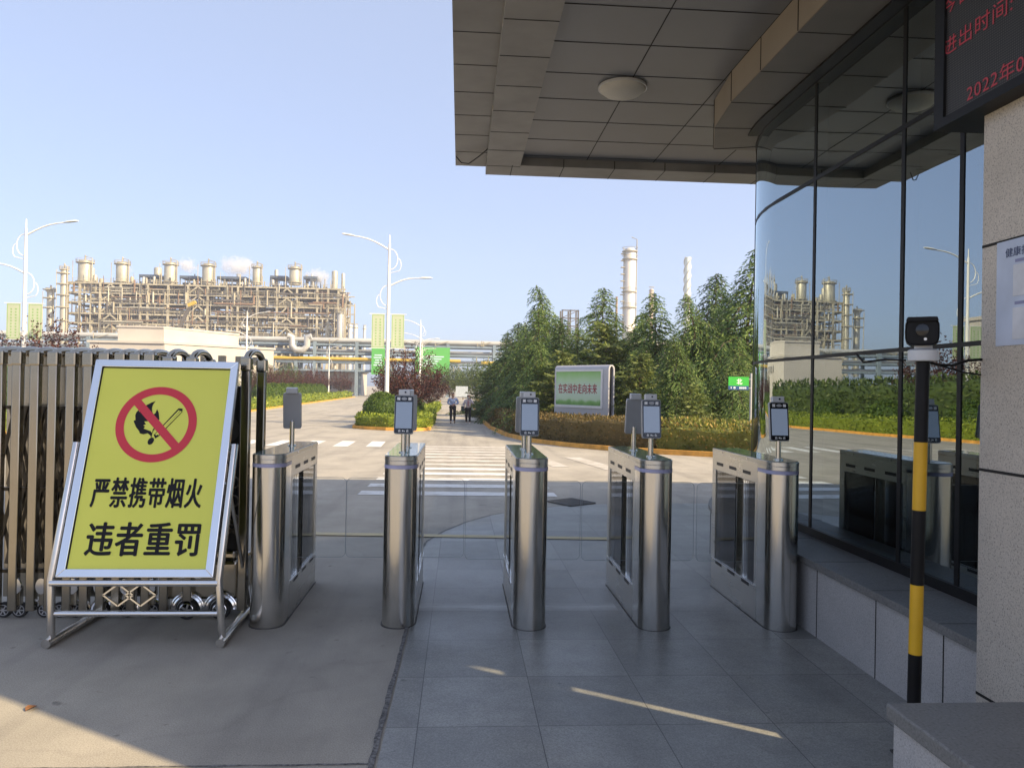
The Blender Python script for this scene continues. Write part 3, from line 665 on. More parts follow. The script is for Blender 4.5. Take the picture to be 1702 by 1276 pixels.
def turnstile(label, x, y, fronts, backs, left, right, rz=0):
    L, W = 1.14, .208; wx = W/2
    t = thing('turnstile', label, 'turnstile', (x, y, 0), rz, 'turnstiles across the entrance')
    b = MB(); b.prism(stadium(W, .235), .0, .985); b.build('front_column', M['steel'], t, 40)
    b = MB(); b.prism(stadium(W+.004, .235), .9855, 1.008); b.build('light_band', M['band'], t, 40)
    b = MB(); b.prism(stadium(W, .235), 1.0085, 1.035); b.prism(stadium(W+.002, L+.002), 1.0352, TH-.002); b.build('lid', M['steel_h'], t, 40, .002)
    # glass-like polished cover on top
    b = MB(); b.prism(stadium(W-.012, L-.006), TH-.0015, TH+.002, Matrix.Translation((0, .006, 0))); b.build('top_cover', M['topglass'], t, 40)
    b = MB(); b.box(-wx, .2352, 0, wx, L, .235); b.build('base_cabinet', M['steel_h'], t, None, .002)
    b = MB(); b.box(-wx, .2352, .905, wx, L, 1.0348); b.build('upper_cabinet', M['steel_h'], t, None, .002)
    b = MB()
    b.box(-wx, .2352, .2355, wx, .275, .9045); b.box(-wx, L-.075, .2355, wx, L, .9045); build_each(b, 'end_frame', M['steel_h'], t, None, .002)
    # lower rail with three slots, upper panel with three slots, screws on the lid edge
    b = MB(); s_ = MB()
    for sx in (-1, 1):
        for k in range(3):
            yy = .36+k*.27
            s_.box(sx*(wx+.0005)-.0012, yy, .200, sx*(wx+.0005)+.0012, yy+.14, .222)
            s_.box(sx*(wx+.0005)-.0012, yy, .945, sx*(wx+.0005)+.0012, yy+.14, .967)
    build_each(s_, 'sensor_slot', M['slot'], t)
    for sx in (-1, 1):
        for yy in (.42, .92): b.lathe([(.007, 0), (.006, .004)], seg=10, tf=Matrix.Rotation(PI/2*sx, 4, 'Y'), c=(sx*(wx+.001), yy, 1.049))
        b.box(sx*(wx+.0004)-.0008, .2352, 1.0335, sx*(wx+.0004)+.0008, L, 1.0352)
        b.box(sx*(wx+.002)-.003, .25, .2262, sx*(wx+.002)+.003, L-.02, .2352)
        b.box(sx*(wx-.004)-.001, .275, .2358, sx*(wx-.004)+.003, .283, .9042)
    b.build('screw', M['chrome'], t)
    b = MB()
    for sx in (-1, 1):
        if (sx < 0 and left) or (sx > 0 and right) or True:
            b.box(sx*(wx-.010)-.003, .276, .2358, sx*(wx-.010)+.003, .505, .9042); b.box(sx*(wx-.010)-.003, .655, .2358, sx*(wx-.010)+.003, L-.0755, .9042)
    build_each(b, 'side_glass', M['cabglass'], t)
    b = MB(); b.tube([(0, .58, .236), (0, .58, .904)], .036, 20); b.box(-wx+.012, .515, .2357, wx-.012, .522, .9043); b.box(-wx+.012, .638, .2357, wx-.012, .645, .9043)
    b.build('rotor_post', M['steel'], t, 40)
    b = MB(); b.box(-.012, .66, .2515, .012, L-.078, .795); b.build('inner_panel', M['inner'], t)
    b = MB(); b.box(-.06, .70, .80, .06, .95, .90); b.box(-.07, .30, .236, .07, .50, .262); b.box(-.05, .72, .236, .05, .98, .25)
    b.build('drive_unit', M['black'], t, None, .006)
    b = MB(); b.prism(stadium(W+.014, L+.010), 0, .005, Matrix.Translation((0, -.006, 0))); b.build('base_plate', M['iron'], t, 40)
    for sx, on in ((-1, left), (1, right)):
        if not on: continue
        # wing: rounded acrylic leaf reaching to the middle of the lane
        x0, x1, z0, z1, r = .030, on, .315, .862, .035
        pr = [(x0, z0), (x1-r, z0)]+[(x1-r+r*math.sin(RAD(15*k)), z0+r-r*math.cos(RAD(15*k))) for k in range(1, 7)]
        pr += [(x1-r+r*math.cos(RAD(15*k)), z1-r+r*math.sin(RAD(15*k))) for k in range(0, 7)]+[(x0, z1)]
        if sx < 0: pr = [(-a, c) for a, c in pr][::-1]
        tf = Matrix.Translation((0, .58, 0)) @ Matrix.Rotation(PI/2, 4, 'X')
        b = MB(); b.prism(pr, -.005, .005, tf); wg = b.build('wing', M['wing'], t)
        ed = [(tf @ Vector((a, c, 0))) for a, c in pr]
        b = MB(); b.tube(ed, .0015, 6); b.build('wing_edge', M['wing_edge'], wg, 40)
    for yy in fronts: scanner(t, yy, False, rz=-2)
    for yy in backs: scanner(t, yy, True, rz=3)
    return t
M['topglass'] = flat('smoked_top', (.16, .22, .22), .07, 0, .7)
M['inner'] = pm('inner_panel', (.66, .74, .84), .35, .2, .05, 3)
M['slot'] = flat('slot_dark', (.03, .028, .026), .5)
TS = [(-1.176, 4.80), (-.362, 4.80), (.458, 4.742), (1.250, 4.725), (2.062, 4.70)]
turnstile('steel turnstile nearest the folding gate, with one scanner seen from behind', *TS[0], [], [.72], 0, .405)
turnstile('steel turnstile standing on the joint between asphalt and stone paving', *TS[1], [.26], [.66], .405, .405)
turnstile('middle steel turnstile in front of the zebra crossing', *TS[2], [.30], [.70], .405, .392)
turnstile('steel turnstile in line with the picture board, its two scanners well apart', *TS[3], [.24], [.74], .392, .40)
turnstile('steel turnstile against the curved glass front, with one scanner and open side slots', *TS[4], [.16], [], .40, 0)

# ------------------------------------------------------------------ no-smoking board
sg = thing('warning_sign', 'yellow no open flames board leaning in a stainless frame on tube feet', 'warning sign', (-1.81, 4.5, 0))
SB = Vector((-1.81, 4.5, 0))
P0 = atY(100, 957, 4.47); P1 = atY(360, 962, 4.47); P2 = atY(155, 595, 4.90); P3 = atY(392, 605, 4.90)
sx_ = Vector((1, 0, 0)); sy_ = ((P2+P3)/2-(P0+P1)/2); sy_.x = 0; sy_.normalize(); sn = sx_.cross(sy_)
SO = (P0+P1)/2; SO.x = -1.81
def suv(px, py):
    q = atPlane(px, py, SO, sn)-SO; return (q.dot(sx_), q.dot(sy_))
def spt(u, v, d=0): return SO+sx_*u+sy_*v+sn*d-SB
TF = Matrix(((sx_.x, sy_.x, sn.x, (SO-SB).x), (sx_.y, sy_.y, sn.y, (SO-SB).y), (sx_.z, sy_.z, sn.z, (SO-SB).z), (0, 0, 0, 1)))
c4 = [suv(100, 957), suv(360, 962), suv(392, 605), suv(155, 595)]
uL = (c4[0][0]+c4[3][0])/2; uR = (c4[1][0]+c4[2][0])/2; vB = (c4[0][1]+c4[1][1])/2; vT = (c4[2][1]+c4[3][1])/2
fwid = .046
b = MB(); b.prism([(uL+fwid, vB+fwid), (uR-fwid, vB+fwid), (uR-fwid, vT-fwid), (uL+fwid, vT-fwid)], -.02, -.001, TF)
m, t, p = newmat('yellow_board'); p.inputs['Roughness'].default_value = .38
t.links.new(mixc(t, noise_n(t, coords(t), 2.5, 5), (.68, .70, .085), (.76, .77, .12)), p.inputs['Base Color']); b.build('board', m, sg)
b = MB()
for q in ([(uL, vB), (uR, vB), (uR-fwid, vB+fwid), (uL+fwid, vB+fwid)], [(uR, vB+.0006), (uR, vT-.0006), (uR-fwid, vT-fwid), (uR-fwid, vB+fwid)][:], [(uR, vT), (uL, vT), (uL+fwid, vT-fwid), (uR-fwid, vT-fwid)], [(uL, vT-.0006), (uL, vB+.0006), (uL+fwid, vB+fwid), (uL+fwid, vT-fwid)]):
    b.prism(q, -.028, .010, TF)
M['sign_frame'] = brushed('sign_frame_steel', (.80, .81, .82), .13, (7, 7, 7), .12, .05)
b.build('frame', M['sign_frame'], sg, None, .003)
b = MB()
for q in ([(uL+fwid, vB+fwid), (uL+fwid+.006, vB+fwid), (uL+fwid+.006, vT-fwid), (uL+fwid, vT-fwid)], [(uL+fwid, vT-fwid-.006), (uR-fwid, vT-fwid-.006), (uR-fwid, vT-fwid), (uL+fwid, vT-fwid)]): b.prism(q, -.0009, .0012, TF)
b.build('gasket', M['black'], sg)
# pictogram traced onto the board
red = flat('sign_red', (.62, .03, .05), .4); ink = flat('sign_black', (.012, .012, .015), .6, 0, .2); yel = m
zc = lambda X, Y: suv(150+X/6.808, 620+Y/6.808)
def pol(pts, d0, d1, b): b.prism(pts, d0, d1, TF)
cu_, cv_ = zc(748, 576); ro = (zc(1205, 580)[0]-zc(292, 570)[0])/2; ri = ro*.795
b = MB(); n = 72; ring = [(cu_+ro*math.cos(2*PI*k/n), cv_+ro*math.sin(2*PI*k/n)) for k in range(n)]; rin = [(cu_+ri*math.cos(2*PI*k/n), cv_+ri*math.sin(2*PI*k/n)) for k in range(n)]
b.add([TF @ Vector((x, y, .0012)) for x, y in ring]+[TF @ Vector((x, y, .0012)) for x, y in rin], [(k, (k+1) % n, n+(k+1) % n, n+k) for k in range(n)])
dv = (Vector(zc(985, 830))-Vector(zc(530, 300))).normalized(); pv = Vector((-dv.y, dv.x)); ce = Vector((cu_, cv_)); hw = ro*.105; ll_ = ri*1.02
q = [ce-dv*ll_-pv*hw, ce+dv*ll_-pv*hw, ce+dv*ll_+pv*hw, ce-dv*ll_+pv*hw]
b.add([TF @ Vector((x.x, x.y, .0013)) for x in q], [(0, 1, 2, 3)]); b.build('prohibition_ring', red, sg)
fl = [(740, 316), (712, 352), (698, 395), (700, 435), (716, 466), (736, 454), (757, 408), (776, 450), (782, 520), (764, 556), (730, 590), (742, 618), (716, 648), (700, 690), (690, 735), (680, 702), (650, 680), (600, 692), (560, 680), (553, 655), (518, 610), (494, 552), (492, 538), (512, 530), (510, 475), (524, 440), (548, 418), (556, 440), (592, 402), (636, 362), (690, 334)]
b = MB(); b.add([TF @ Vector((*zc(*q), .0006)) for q in fl], [tuple(t3) for t3 in tessellate_polygon([[Vector((*zc(*q), 0)) for q in fl]])])
st = [(1000, 398), (1046, 402), (1042, 440), (772, 716), (735, 738), (718, 700)]
b.add([TF @ Vector((*zc(*q), .0007)) for q in st], [tuple(t3) for t3 in tessellate_polygon([[Vector((*zc(*q), 0)) for q in st]])])
hd = [(685+46*math.cos(a)*math.cos(.9)-30*math.sin(a)*math.sin(.9)*1, 768-(46*math.cos(a)*math.sin(.9)+30*math.sin(a)*math.cos(.9))) for a in [2*PI*k/18 for k in range(18)]]
b.add([TF @ Vector((*zc(*q), .0008)) for q in hd], [tuple(range(18))]); b.build('flame_symbol', ink, sg)
b = MB()
fi = [(700, 546), (668, 542), (612, 548), (632, 578), (600, 590), (622, 604), (604, 626), (640, 640), (684, 656), (700, 678), (708, 640), (735, 600)]
for poly, d in ((fi, .0009), ([(1004, 418), (1015, 430), (748, 706), (735, 692)], .0009), ([(1028, 424), (1034, 438), (772, 702), (758, 694)], .0009)):
    b.add([TF @ Vector((*zc(*q), d)) for q in poly], [tuple(t3) for t3 in tessellate_polygon([[Vector((*zc(*q), 0)) for q in poly]])])
b.build('flame_core', yel, sg)
def stext(s, x0, x1, y0, y1, bold):
    a = suv((x0+x1)/2, (y0+y1)/2); wd = suv(x1, (y0+y1)/2)[0]-suv(x0, (y0+y1)/2)[0]; ht = suv((x0+x1)/2, y0)[1]-suv((x0+x1)/2, y1)[1]
    text('text', s, TF @ Vector((a[0], a[1], .0012)), sx_, sy_, wd, ht, ink, sg, bold, 1.12)
stext('严禁携带烟火', 154, 336, 794, 843, .022)
stext('违者重罚', 145, 331, 868, 923, .026)
# stand
kL = suv(122, 740)[1]
def stub(side):
    xx = (uL-.030) if side < 0 else (uR+.030)
    tb = MB(); top = spt(xx, vB+.78, -.012); low = spt(xx, vB-.015, -.012); foot = Vector((low.x+side*.012, 4.515-4.5, .045))
    tb.tube([top, low, foot], .0215, 14)
    tb.tube([Vector((foot.x+side*.004, -.035, .026)), Vector((foot.x-side*.02, .70, .026))], .026, 14)
    rear = Vector((foot.x-side*.02, .66, .05)); tb.tube([rear, spt(xx-side*.02, vB+.55, -.04)], .012, 10); tb.build('stand', M['tube'], sg, 40)
stub(-1); stub(1)
b = MB()
b.tube([spt(uL-.028, vB-.030, -.006), spt(uR+.028, vB-.030, -.006)], .018, 12)
zl = .185
b.tube([Vector((uL-.02, .005, zl)), Vector((uR+.02, .005, zl))], .017, 12); b.build('crossbar', M['chrome'], sg, 40)
b = MB()
for cx in (-.07, .055):
    b = MB()
    mx = -.03+cx; w2, h2 = .082, .062; zc2 = .29
    pts = [Vector((mx-w2, .004, zc2)), Vector((mx, .004, zc2+h2)), Vector((mx+w2, .004, zc2)), Vector((mx, .004, zc2-h2))]
    if cx < 0: order = [pts[0], pts[1], pts[2], pts[3]]
    b.bar(pts[0], pts[1], .009, .009, (0, 1, 0)); b.bar(pts[1], pts[2], .009, .009, (0, 1, 0)); b.bar(pts[2], pts[3], .009, .009, (0, 1, 0)); b.bar(pts[3], pts[0], .009, .009, (0, 1, 0)); b.build('diamond_ornament', M['chrome'], sg)

# ------------------------------------------------------------------ retractable gate
gt = thing('folding_gate', 'stainless retractable gate folded up beside the turnstiles', 'gate', (-2.4, 5.02, 0))
GH = 1.70
def gframe(x, rot=0, wdt=.34, h=GH, tall=False):
    """one inverted-U frame: front post, rear post, arched top"""
    d = Vector((math.sin(rot), math.cos(rot), 0)); o = Vector((x, 0, 0)); b = MB(); s_ = Vector((d.y, -d.x, 0))
    for q, e in ((0, 0), (wdt, 0)):
        c = o+d*q; b.bar(c+Vector((0, 0, .055)), c+Vector((0, 0, h-.05)), .055, .050, tuple(d))
    pts = []
    for k in range(9):
        a = PI*k/8; pts.append(o+d*(wdt/2-wdt/2*math.cos(a))+Vector((0, 0, h-.045+(.062 if tall else .035)*math.sin(a))))
    b.tube(pts, .024, 8)
    fr = b.build('frame', M['gate'], gt, 30, .006)
    c = MB()
    for q in (0, wdt):
        p_ = o+d*q; c.bar(p_+Vector((0, 0, h-.115)), p_+Vector((0, 0, h-.02)), .068, .062, tuple(d))
    build_each(c, 'cap', M['gate'], fr, None, .012)
    return fr
xs = []; x = -2.98; k = 0
pit = [.118]*5+[.112, .108, .104, .1, .096, .094, .092, .09, .088, .086, .084]
i = 0
while x < -1.93: xs.append(x); x += pit[min(i, len(pit)-1)]*.92; i += 1
xs += [-1.845, -1.70]
for i, x in enumerate(xs): gframe(x+2.4, 0, h=GH if i < len(xs)-2 else GH-.02, tall=i >= len(xs)-2)
gframe(-1.362+2.4, .03, .34, 1.69, True)
# scissor lattice between the frames
b = MB()
allx = [x+2.4 for x in xs]
for a_, c_ in zip(allx, allx[1:]):
    for z0 in (.28, .80):
        for y in (.17, .30):
            b.bar((a_, y, z0), (c_, y, z0+.52), .020, .008, (0, 1, 0)); b.bar((a_, y+.012, z0+.52), (c_, y+.012, z0), .020, .008, (0, 1, 0))
    for z0 in (.28, .80, 1.32):
        b.bar((a_, .10, z0), (c_, .10, z0), .03, .022)
b.build('scissor_lattice', M['gate_dark'], gt)
# castors under every few frames
def wheel(parent, x, y, r, w_, fancy):
    tf = Matrix.Translation((x, y, r)) @ Matrix.Rotation(PI/2, 4, 'X')
    b = MB(); b.lathe([(r*.62, -w_/2), (r*.93, -w_/2), (r, -w_*.3), (r, w_*.3), (r*.93, w_/2), (r*.62, w_/2)], seg=24); b.v = [tuple(tf @ Vector(v)) for v in b.v]
    wh = b.build('wheel', M['rubber'], parent, 40)
    b = MB(); b.lathe([(r*.62, -w_*.45), (r*.62, w_*.45)], seg=24)
    b.v = [tuple(tf @ Vector(v)) for v in b.v]; hub = MB()
    for q in range(5 if fancy else 6):
        a = 2*PI*q/(5 if fancy else 6); dx, dz = math.cos(a), math.sin(a)
        hub.bar((x+dx*r*.1, y-w_*.5, r+dz*r*.1), (x+dx*r*.62, y-w_*.5, r+dz*r*.62), r*(.22 if fancy else .14), w_*.2, (0, 1, 0))
    hub.lathe([(r*.2, 0), (r*.18, w_*.16)], seg=14, tf=Matrix.Rotation(PI/2, 4, 'X'), c=(x, y-w_*.42, r))
    n_ = 24; o_ = [(x+r*.66*math.cos(2*PI*k/n_), y-w_*.5, r+r*.66*math.sin(2*PI*k/n_)) for k in range(n_)]; hub.tube(o_, r*.05, 6, closed=True)
    hub.build('rim', M['chrome'] if fancy else M['grey_plastic'], wh)
for x in (-2.84, -2.745, -2.59, -2.50, -2.405, -2.24, -2.08, -1.93):
    q = x+2.4; wheel(gt, q, .045, .048, .034, False)
b = MB(); c = MB()
for x in (-2.745, -2.59, -2.405, -2.24, -2.08, -1.93):
    q = x+2.4; b.box(q-.022, .0, .085, q+.022, .04, .20)
    c.prism([(q+.034*math.cos(a)*1.0, .21+.05*math.sin(a)) for a in [2*PI*k/16 for k in range(16)]], .0, .014, Matrix.Translation((0, -.004, 0)) @ Matrix.Rotation(PI/2, 4, 'X'))
    pts = [(q-.062*math.cos(PI*k/10), .03, .052+.062*math.sin(PI*k/10)) for k in range(11)]
    if x > -2.7: c.tube(pts, .010, 6)
build_each(b, 'castor_bracket', M['gate'], gt, None, .004); build_each(c, 'mudguard', M['chrome'], gt, 40)
# drive head: chassis on car-like wheels, dark panel above
b = MB(); b.box(.52, .02, .115, 1.0, .36, .36); b.box(.60, .05, .36, .98, .33, .42); b.build('drive_chassis', M['gate'], gt, None, .02)
b = MB(); b.box(.60, .06, .42, .985, .32, 1.48); b.build('drive_panel', M['black'], gt, None, .01)
b = MB(); b.lathe([(.085, 0), (.085, .006), (.070, .008)], seg=28, tf=Matrix.Rotation(PI/2, 4, 'X'), c=(.90, .06, 1.20)); b.build('speaker_ring', M['rubber'], gt, 40)
b = MB()
for z in (.62, .74, .86): b.tube([(.955+.035*math.cos(2*PI*k/16), .052, z+.035*math.sin(2*PI*k/16)) for k in range(16)], .006, 6, closed=True)
for z0 in (.52, .58): b.bar((.91, .055, z0), (.985, .055, z0+.06), .012, .008, (0, 1, 0)); b.bar((.91, .055, z0+.06), (.985, .055, z0), .012, .008, (0, 1, 0))
b.build('scroll_ornament', M['gate_dark'], gt)
for q in (.70, .905):
    wheel(gt, q, .0, .062, .05, True)
    b = MB()
    for rr_, wv_ in ((.082, .014), (.100, .010)):
        b.tube([(q-rr_*math.cos(PI*k/14), .0, .062+rr_*math.sin(PI*k/14)) for k in range(15)], wv_, 8)
    b.build('wheel_arch', M['chrome'], gt, 40)

# ------------------------------------------------------------------ vegetation
def leafquad(V, Fc, c, d, n, l, w_):
    """kite leaf: c base point, d direction, n approximate normal"""
    s_ = d.cross(n)
    if s_.length < 1e-4: return
    s_.normalize(); o = len(V)
    V += [c, c+d*(l*.45)+s_*(w_/2), c+d*l, c+d*(l*.45)-s_*(w_/2)]; Fc.append((o, o+1, o+2, o+3))
def rv(rng):
    while True:
        v = Vector((rng.uniform(-1, 1), rng.uniform(-1, 1), rng.uniform(-1, 1)))
        if .05 < v.length < 1: return v.normalized()
def meshdata(name, V, Fc, m, smooth=False):
    me = bpy.data.meshes.new(name); me.from_pydata([tuple(v) for v in V], [], Fc); me.materials.append(m)
    if smooth: me.shade_smooth()
    return me
def mobj(name, me, parent=None):
    o = bpy.data.objects.new(name, me); COL.objects.link(o)
    if parent: o.parent = parent
    return o
def conifer(H, R, seed, nb=95, weep=.5, lf=.135, low=.03, bend=.25):
    """deodar: whorled drooping boughs with hanging tufts of needles"""
    rng = random.Random(seed); V = []; Fc = []; T = MB(); rng_w = 1
    lean = rng.uniform(-bend, bend); axis = lambda z: Vector((lean*(z/H)**3, lean*.4*(z/H)**3, z))
    T.tube([axis(H*q) for q in (0, .25, .5, .75, .9, 1)], [.032*H*.45, .028*H*.4, .02*H*.4, .011*H*.4, .005*H*.4, .002*H], 7)
    for i in range(nb):
        t_ = low+(1-low)*((i+rng.random())/nb)**.80
        base = axis(H*t_); az = i*2.39996+rng.uniform(-.5, .5)
        L = R*((1-t_)**.95)*rng.uniform(.5, 1.28)+.16+.14*rng.random()
        if t_ > .5 and rng.random() < .12: L *= 1.45
        out = Vector((math.cos(az), math.sin(az), 0)); side = Vector((-out.y, out.x, 0))
        rise = rng.uniform(.05, .38)
        P = lambda s_: base+out*(L*s_)+Vector((0, 0, L*(rise*s_-(rise+weep*rng_w)*s_*s_)))
        rng_w = rng.uniform(.6, 1.3)
        T.tube([P(0), P(.5), P(.85)], [.012*L+.004, .008*L+.003, .003], 4)
        ntw = max(6, int(L/.052))
        for k in range(ntw):
            s_ = .05+.95*(k+rng.random())/ntw; c = P(min(s_, 1)); sg_ = 1 if k % 2 else -1
            tl = (.12+.34*L*(1-s_*.75))*rng.uniform(.6, 1.15)
            dr = (side*sg_*rng.uniform(.5, 1)+out*rng.uniform(.35, .9)+Vector((0, 0, rng.uniform(-.22, .06)))).normalized()
            m_ = max(3, int(tl/.06))
            for q in range(m_):
                u_ = (q+.6)/m_; p_ = c+dr*(tl*u_)+Vector((0, 0, -weep*.55*tl*u_*u_))
                dd = (dr*rng.uniform(.3, 1)+rv(rng)*.30+Vector((0, 0, -.45*weep))).normalized()
                leafquad(V, Fc, p_, dd, (out*.75+Vector((0, 0, .65))+rv(rng)*.75), lf*rng.uniform(.75, 1.4), lf*rng.uniform(.28, .44))
    for q in range(90):
        z = H*(.86+.14*q/90); leafquad(V, Fc, axis(z), (Vector((rng.uniform(-1, 1), rng.uniform(-1, 1), rng.uniform(-.3, .6)))).normalized(), rv(rng), lf*(1.7-.9*q/90), lf*.4)
    return T, V, Fc
def conifer_proto(name, label, cat, leaf, group, **kw):
    T, V, Fc = conifer(**kw); root = thing(name, label, cat, (0, 0, 0), 0, group)
    T.build('trunk', M['bark'], root, 50); mobj('crown', meshdata('crown', V, Fc, leaf), root); return root
CEDARS = [   # px of the tip, distance, proto, label
    (896, 512, 37, 0, 'slim cedar with a thin pointed top, behind the dense left cedar'),
    (921, 478, 39, 4, 'cedar with a bent drooping leader just left of the grey steel tower'),
    (860, 536, 45, 2, 'dark rounded cedar at the left end of the evergreen row'),
    (1000, 478, 36, 3, 'ragged cedar with a wide arm and a nodding top, above the picture board'),
    (1092, 487, 30, 3, 'cedar with a curved tip left of the pale smokestack'),
    (1168, 487, 27, 4, 'dense cedar rising in front of the pale smokestack foot'),
    (1240, 408, 27.5, 1, 'tallest cedar, beside the edge of the curved glass front'),
    (1188, 455, 33, 2, 'dark cedar between the smokestack and the tallest cedar'),
    (836, 552, 54, 5, 'far cedar at the left tip of the evergreen row, by the road'),
    (1050, 548, 33, 2, 'short cedar between the ragged one and the column tower foot'),
    (960, 545, 32, 0, 'low cedar straight behind the picture board'),
    (1130, 560, 24.5, 1, 'low spreading cedar behind the mixed green hedge'),
    (1215, 560, 24, 4, 'low cedar next to the green street sign'),
    (905, 565, 30, 1, 'low bushy cedar left of the picture board, over the brown hedge'),
    (868, 585, 36, 5, 'small cedar at the bend of the brown hedge'),
    (878, 535, 41, 4, 'added cedar shading the footpath, tucked behind the hedge bend'),  # put in to shade the footpath
    (938, 528, 33, 5, 'added narrow cedar shading the footpath, between the bent leader one and the ragged one'),  # second cedar put in to cast shade on the path
    (1068, 520, 36, 0, 'thin cedar in front of the short pinkish column'),
    (1290, 480, 30, 1, 'cedar half hidden by the curved glass front')]
specs = [dict(H=7, R=2.9, seed=11, nb=125, weep=.75), dict(H=7, R=3.2, seed=23, nb=130, weep=.9, bend=.6), dict(H=7, R=3.6, seed=37, nb=150, weep=.8), dict(H=7, R=3.4, seed=58, nb=125, weep=.65, bend=.8), dict(H=7, R=3.3, seed=91, nb=120, weep=1.0, bend=1.0), dict(H=7, R=2.5, seed=104, nb=130, weep=.5, bend=.4)]
protos = {}
for px, py, Y, k, lab in CEDARS:
    p_ = atY(px, py, Y); base = zg(Y); sc_ = (p_.z-base)/7.0
    if k not in protos:
        protos[k] = conifer_proto('cedar_tree', lab, 'cedar tree', (M['cedar'], M['cedar'], M['cedar_dark'], M['cedar'], M['cedar'], M['cedar_dark'])[k], 'cedars along the right hand planting bed', **specs[k]); o = protos[k]
        o.location = (p_.x, Y, base); o.scale = (sc_,)*3
    else: o = dup(protos[k], (p_.x, Y, base), px*.37, lab, sc_)
    wide = {4: 1, }.get(k, 1)
    wd_ = 1.32 if p_.z-base < 5 else 1.14
    o.scale = (sc_*wd_, sc_*wd_, sc_)
# lighter pine shrubs among the cedars
T, V, Fc = conifer(H=3.4, R=1.9, seed=71, nb=70, weep=-.1, lf=.17)
pn = thing('pine_tree', 'yellow green young pine behind the picture board', 'pine tree', (0, 0, 0), 0, 'young pines among the cedars')
T.build('trunk', M['bark'], pn, 50); mobj('crown', meshdata('crown', V, Fc, M['pine']), pn)
PINES = [(1010, 540, 31, 'yellow green young pine right above the picture board'), (935, 585, 29, 'yellow green young pine at the upper left corner of the picture board'), (1062, 590, 26.5, 'yellow green young pine right of the picture board'), (822, 603, 47, 'small pale pine at the roadside by the white arm post'), (1150, 640, 22.5, 'low pine just behind the mixed green hedge')]
for i, (px, py, Y, lab) in enumerate(PINES):
    p_ = atY(px, py, Y); b0 = zg(Y); s_ = (p_.z-b0)/3.4
    if i == 0: pn.location = (p_.x, Y, b0); pn.scale = (s_,)*3; pn['label'] = lab
    else: dup(pn, (p_.x, Y, b0), i*1.3, lab, s_)

def shoot_tree(H, R, seed, n=60, lf=.09, per=60, trunk=.8, asc=.75):
    """small tree of ascending shoots clothed with leaves"""
    rng = random.Random(seed); V = []; Fc = []; T = MB()
    T.tube([(0, 0, 0), (.02, .01, trunk*.6), (0, 0, trunk+.2)], [.07, .06, .05], 8)
    for i in range(n):
        az = i*2.4+rng.uniform(-.4, .4); r = R*math.sqrt(rng.random()); h = H*(1-.45*(r/R)**2)*rng.uniform(.78, 1.02)
        e = Vector((r*math.cos(az), r*math.sin(az), max(h, trunk*.8))); s0 = Vector((0, 0, trunk*rng.uniform(.55, 1.1)))
        md = s0.lerp(e, .5)+Vector((math.cos(az), math.sin(az), 0))*(r*.18)-Vector((0, 0, .15*(1-asc)))
        C_ = lambda u_: s0.lerp(md, u_).lerp(md.lerp(e, u_), u_)
        if i % 2 == 0: T.tube([C_(0), C_(.4), C_(.8)], [.02, .012, .005], 4)
        for q in range(per):
            u_ = .3+.72*rng.random(); c = C_(min(u_, 1.02))+rv(rng)*(.10+.16*(1-u_))*R*.55
            dd = (rv(rng)+Vector((0, 0, .6))).normalized(); leafquad(V, Fc, c, dd, rv(rng), lf*rng.uniform(.7, 1.3), lf*rng.uniform(.4, .6))
    return T, V, Fc
T, V, Fc = shoot_tree(4.6, 2.1, 5, 85, .12, 72, 1.0)
pt = thing('plum_tree', 'large purple leaved plum tree beside the street lamp in the median', 'plum tree', (0, 0, 0), 0, 'purple leaved plum trees')
T.build('trunk', M['bark'], pt, 50); mobj('crown', meshdata('crown', V, Fc, M['plum']), pt)
pt.location = (-2.75, 41.5, zg(41.5)); pt.scale = (1.0, 1.0, 1.03)
PL = [(-19.8, 38, 1.22, 'purple plum tree showing above the folding gate by the left lamp'), (-4.0, 50, .8, 'purple plum tree farther down the median, left of the big one'), (-2.4, 62, .8, 'purple plum tree behind the big one in the median'),
      (-20.3, 81, 1.0, 'round purple plum tree next to the end post of the folding gate'), (-20.9, 90, .98, 'round purple plum tree above the nearest scanner back'), (-21.4, 100, 1.0, 'round purple plum tree between gate and median lamp'), (-22.0, 110, 1.05, 'purple plum tree over the round bushes of the left hedge'), (-22.3, 121, 1.1, 'purple plum tree at far end of the left hedge'), (-20.8, 136, 1.15, 'distant purple plum tree where the road bends'), (-24.5, 131, 1.15, 'distant purple plum tree left of the road bend'), (-10.5, 122, .8, 'distant purple plum tree just left of the lamp')]
for i, (x, y, s_, lab) in enumerate(PL): dup(pt, (x, y, zg(y)), i*1.7+.5, lab, s_)
T, V, Fc = shoot_tree(5.0, 2.4, 17, 80, .19, 52, .9, .3)
gtree = thing('broadleaf_tree', 'mid green tree behind the folding gate end post', 'tree', (-23.2, 95, zg(95)), 0, 'green trees beyond the road')
T.build('trunk', M['bark'], gtree, 50); mobj('crown', meshdata('crown', V, Fc, M['midtree']), gtree); gtree.scale = (.92,)*3
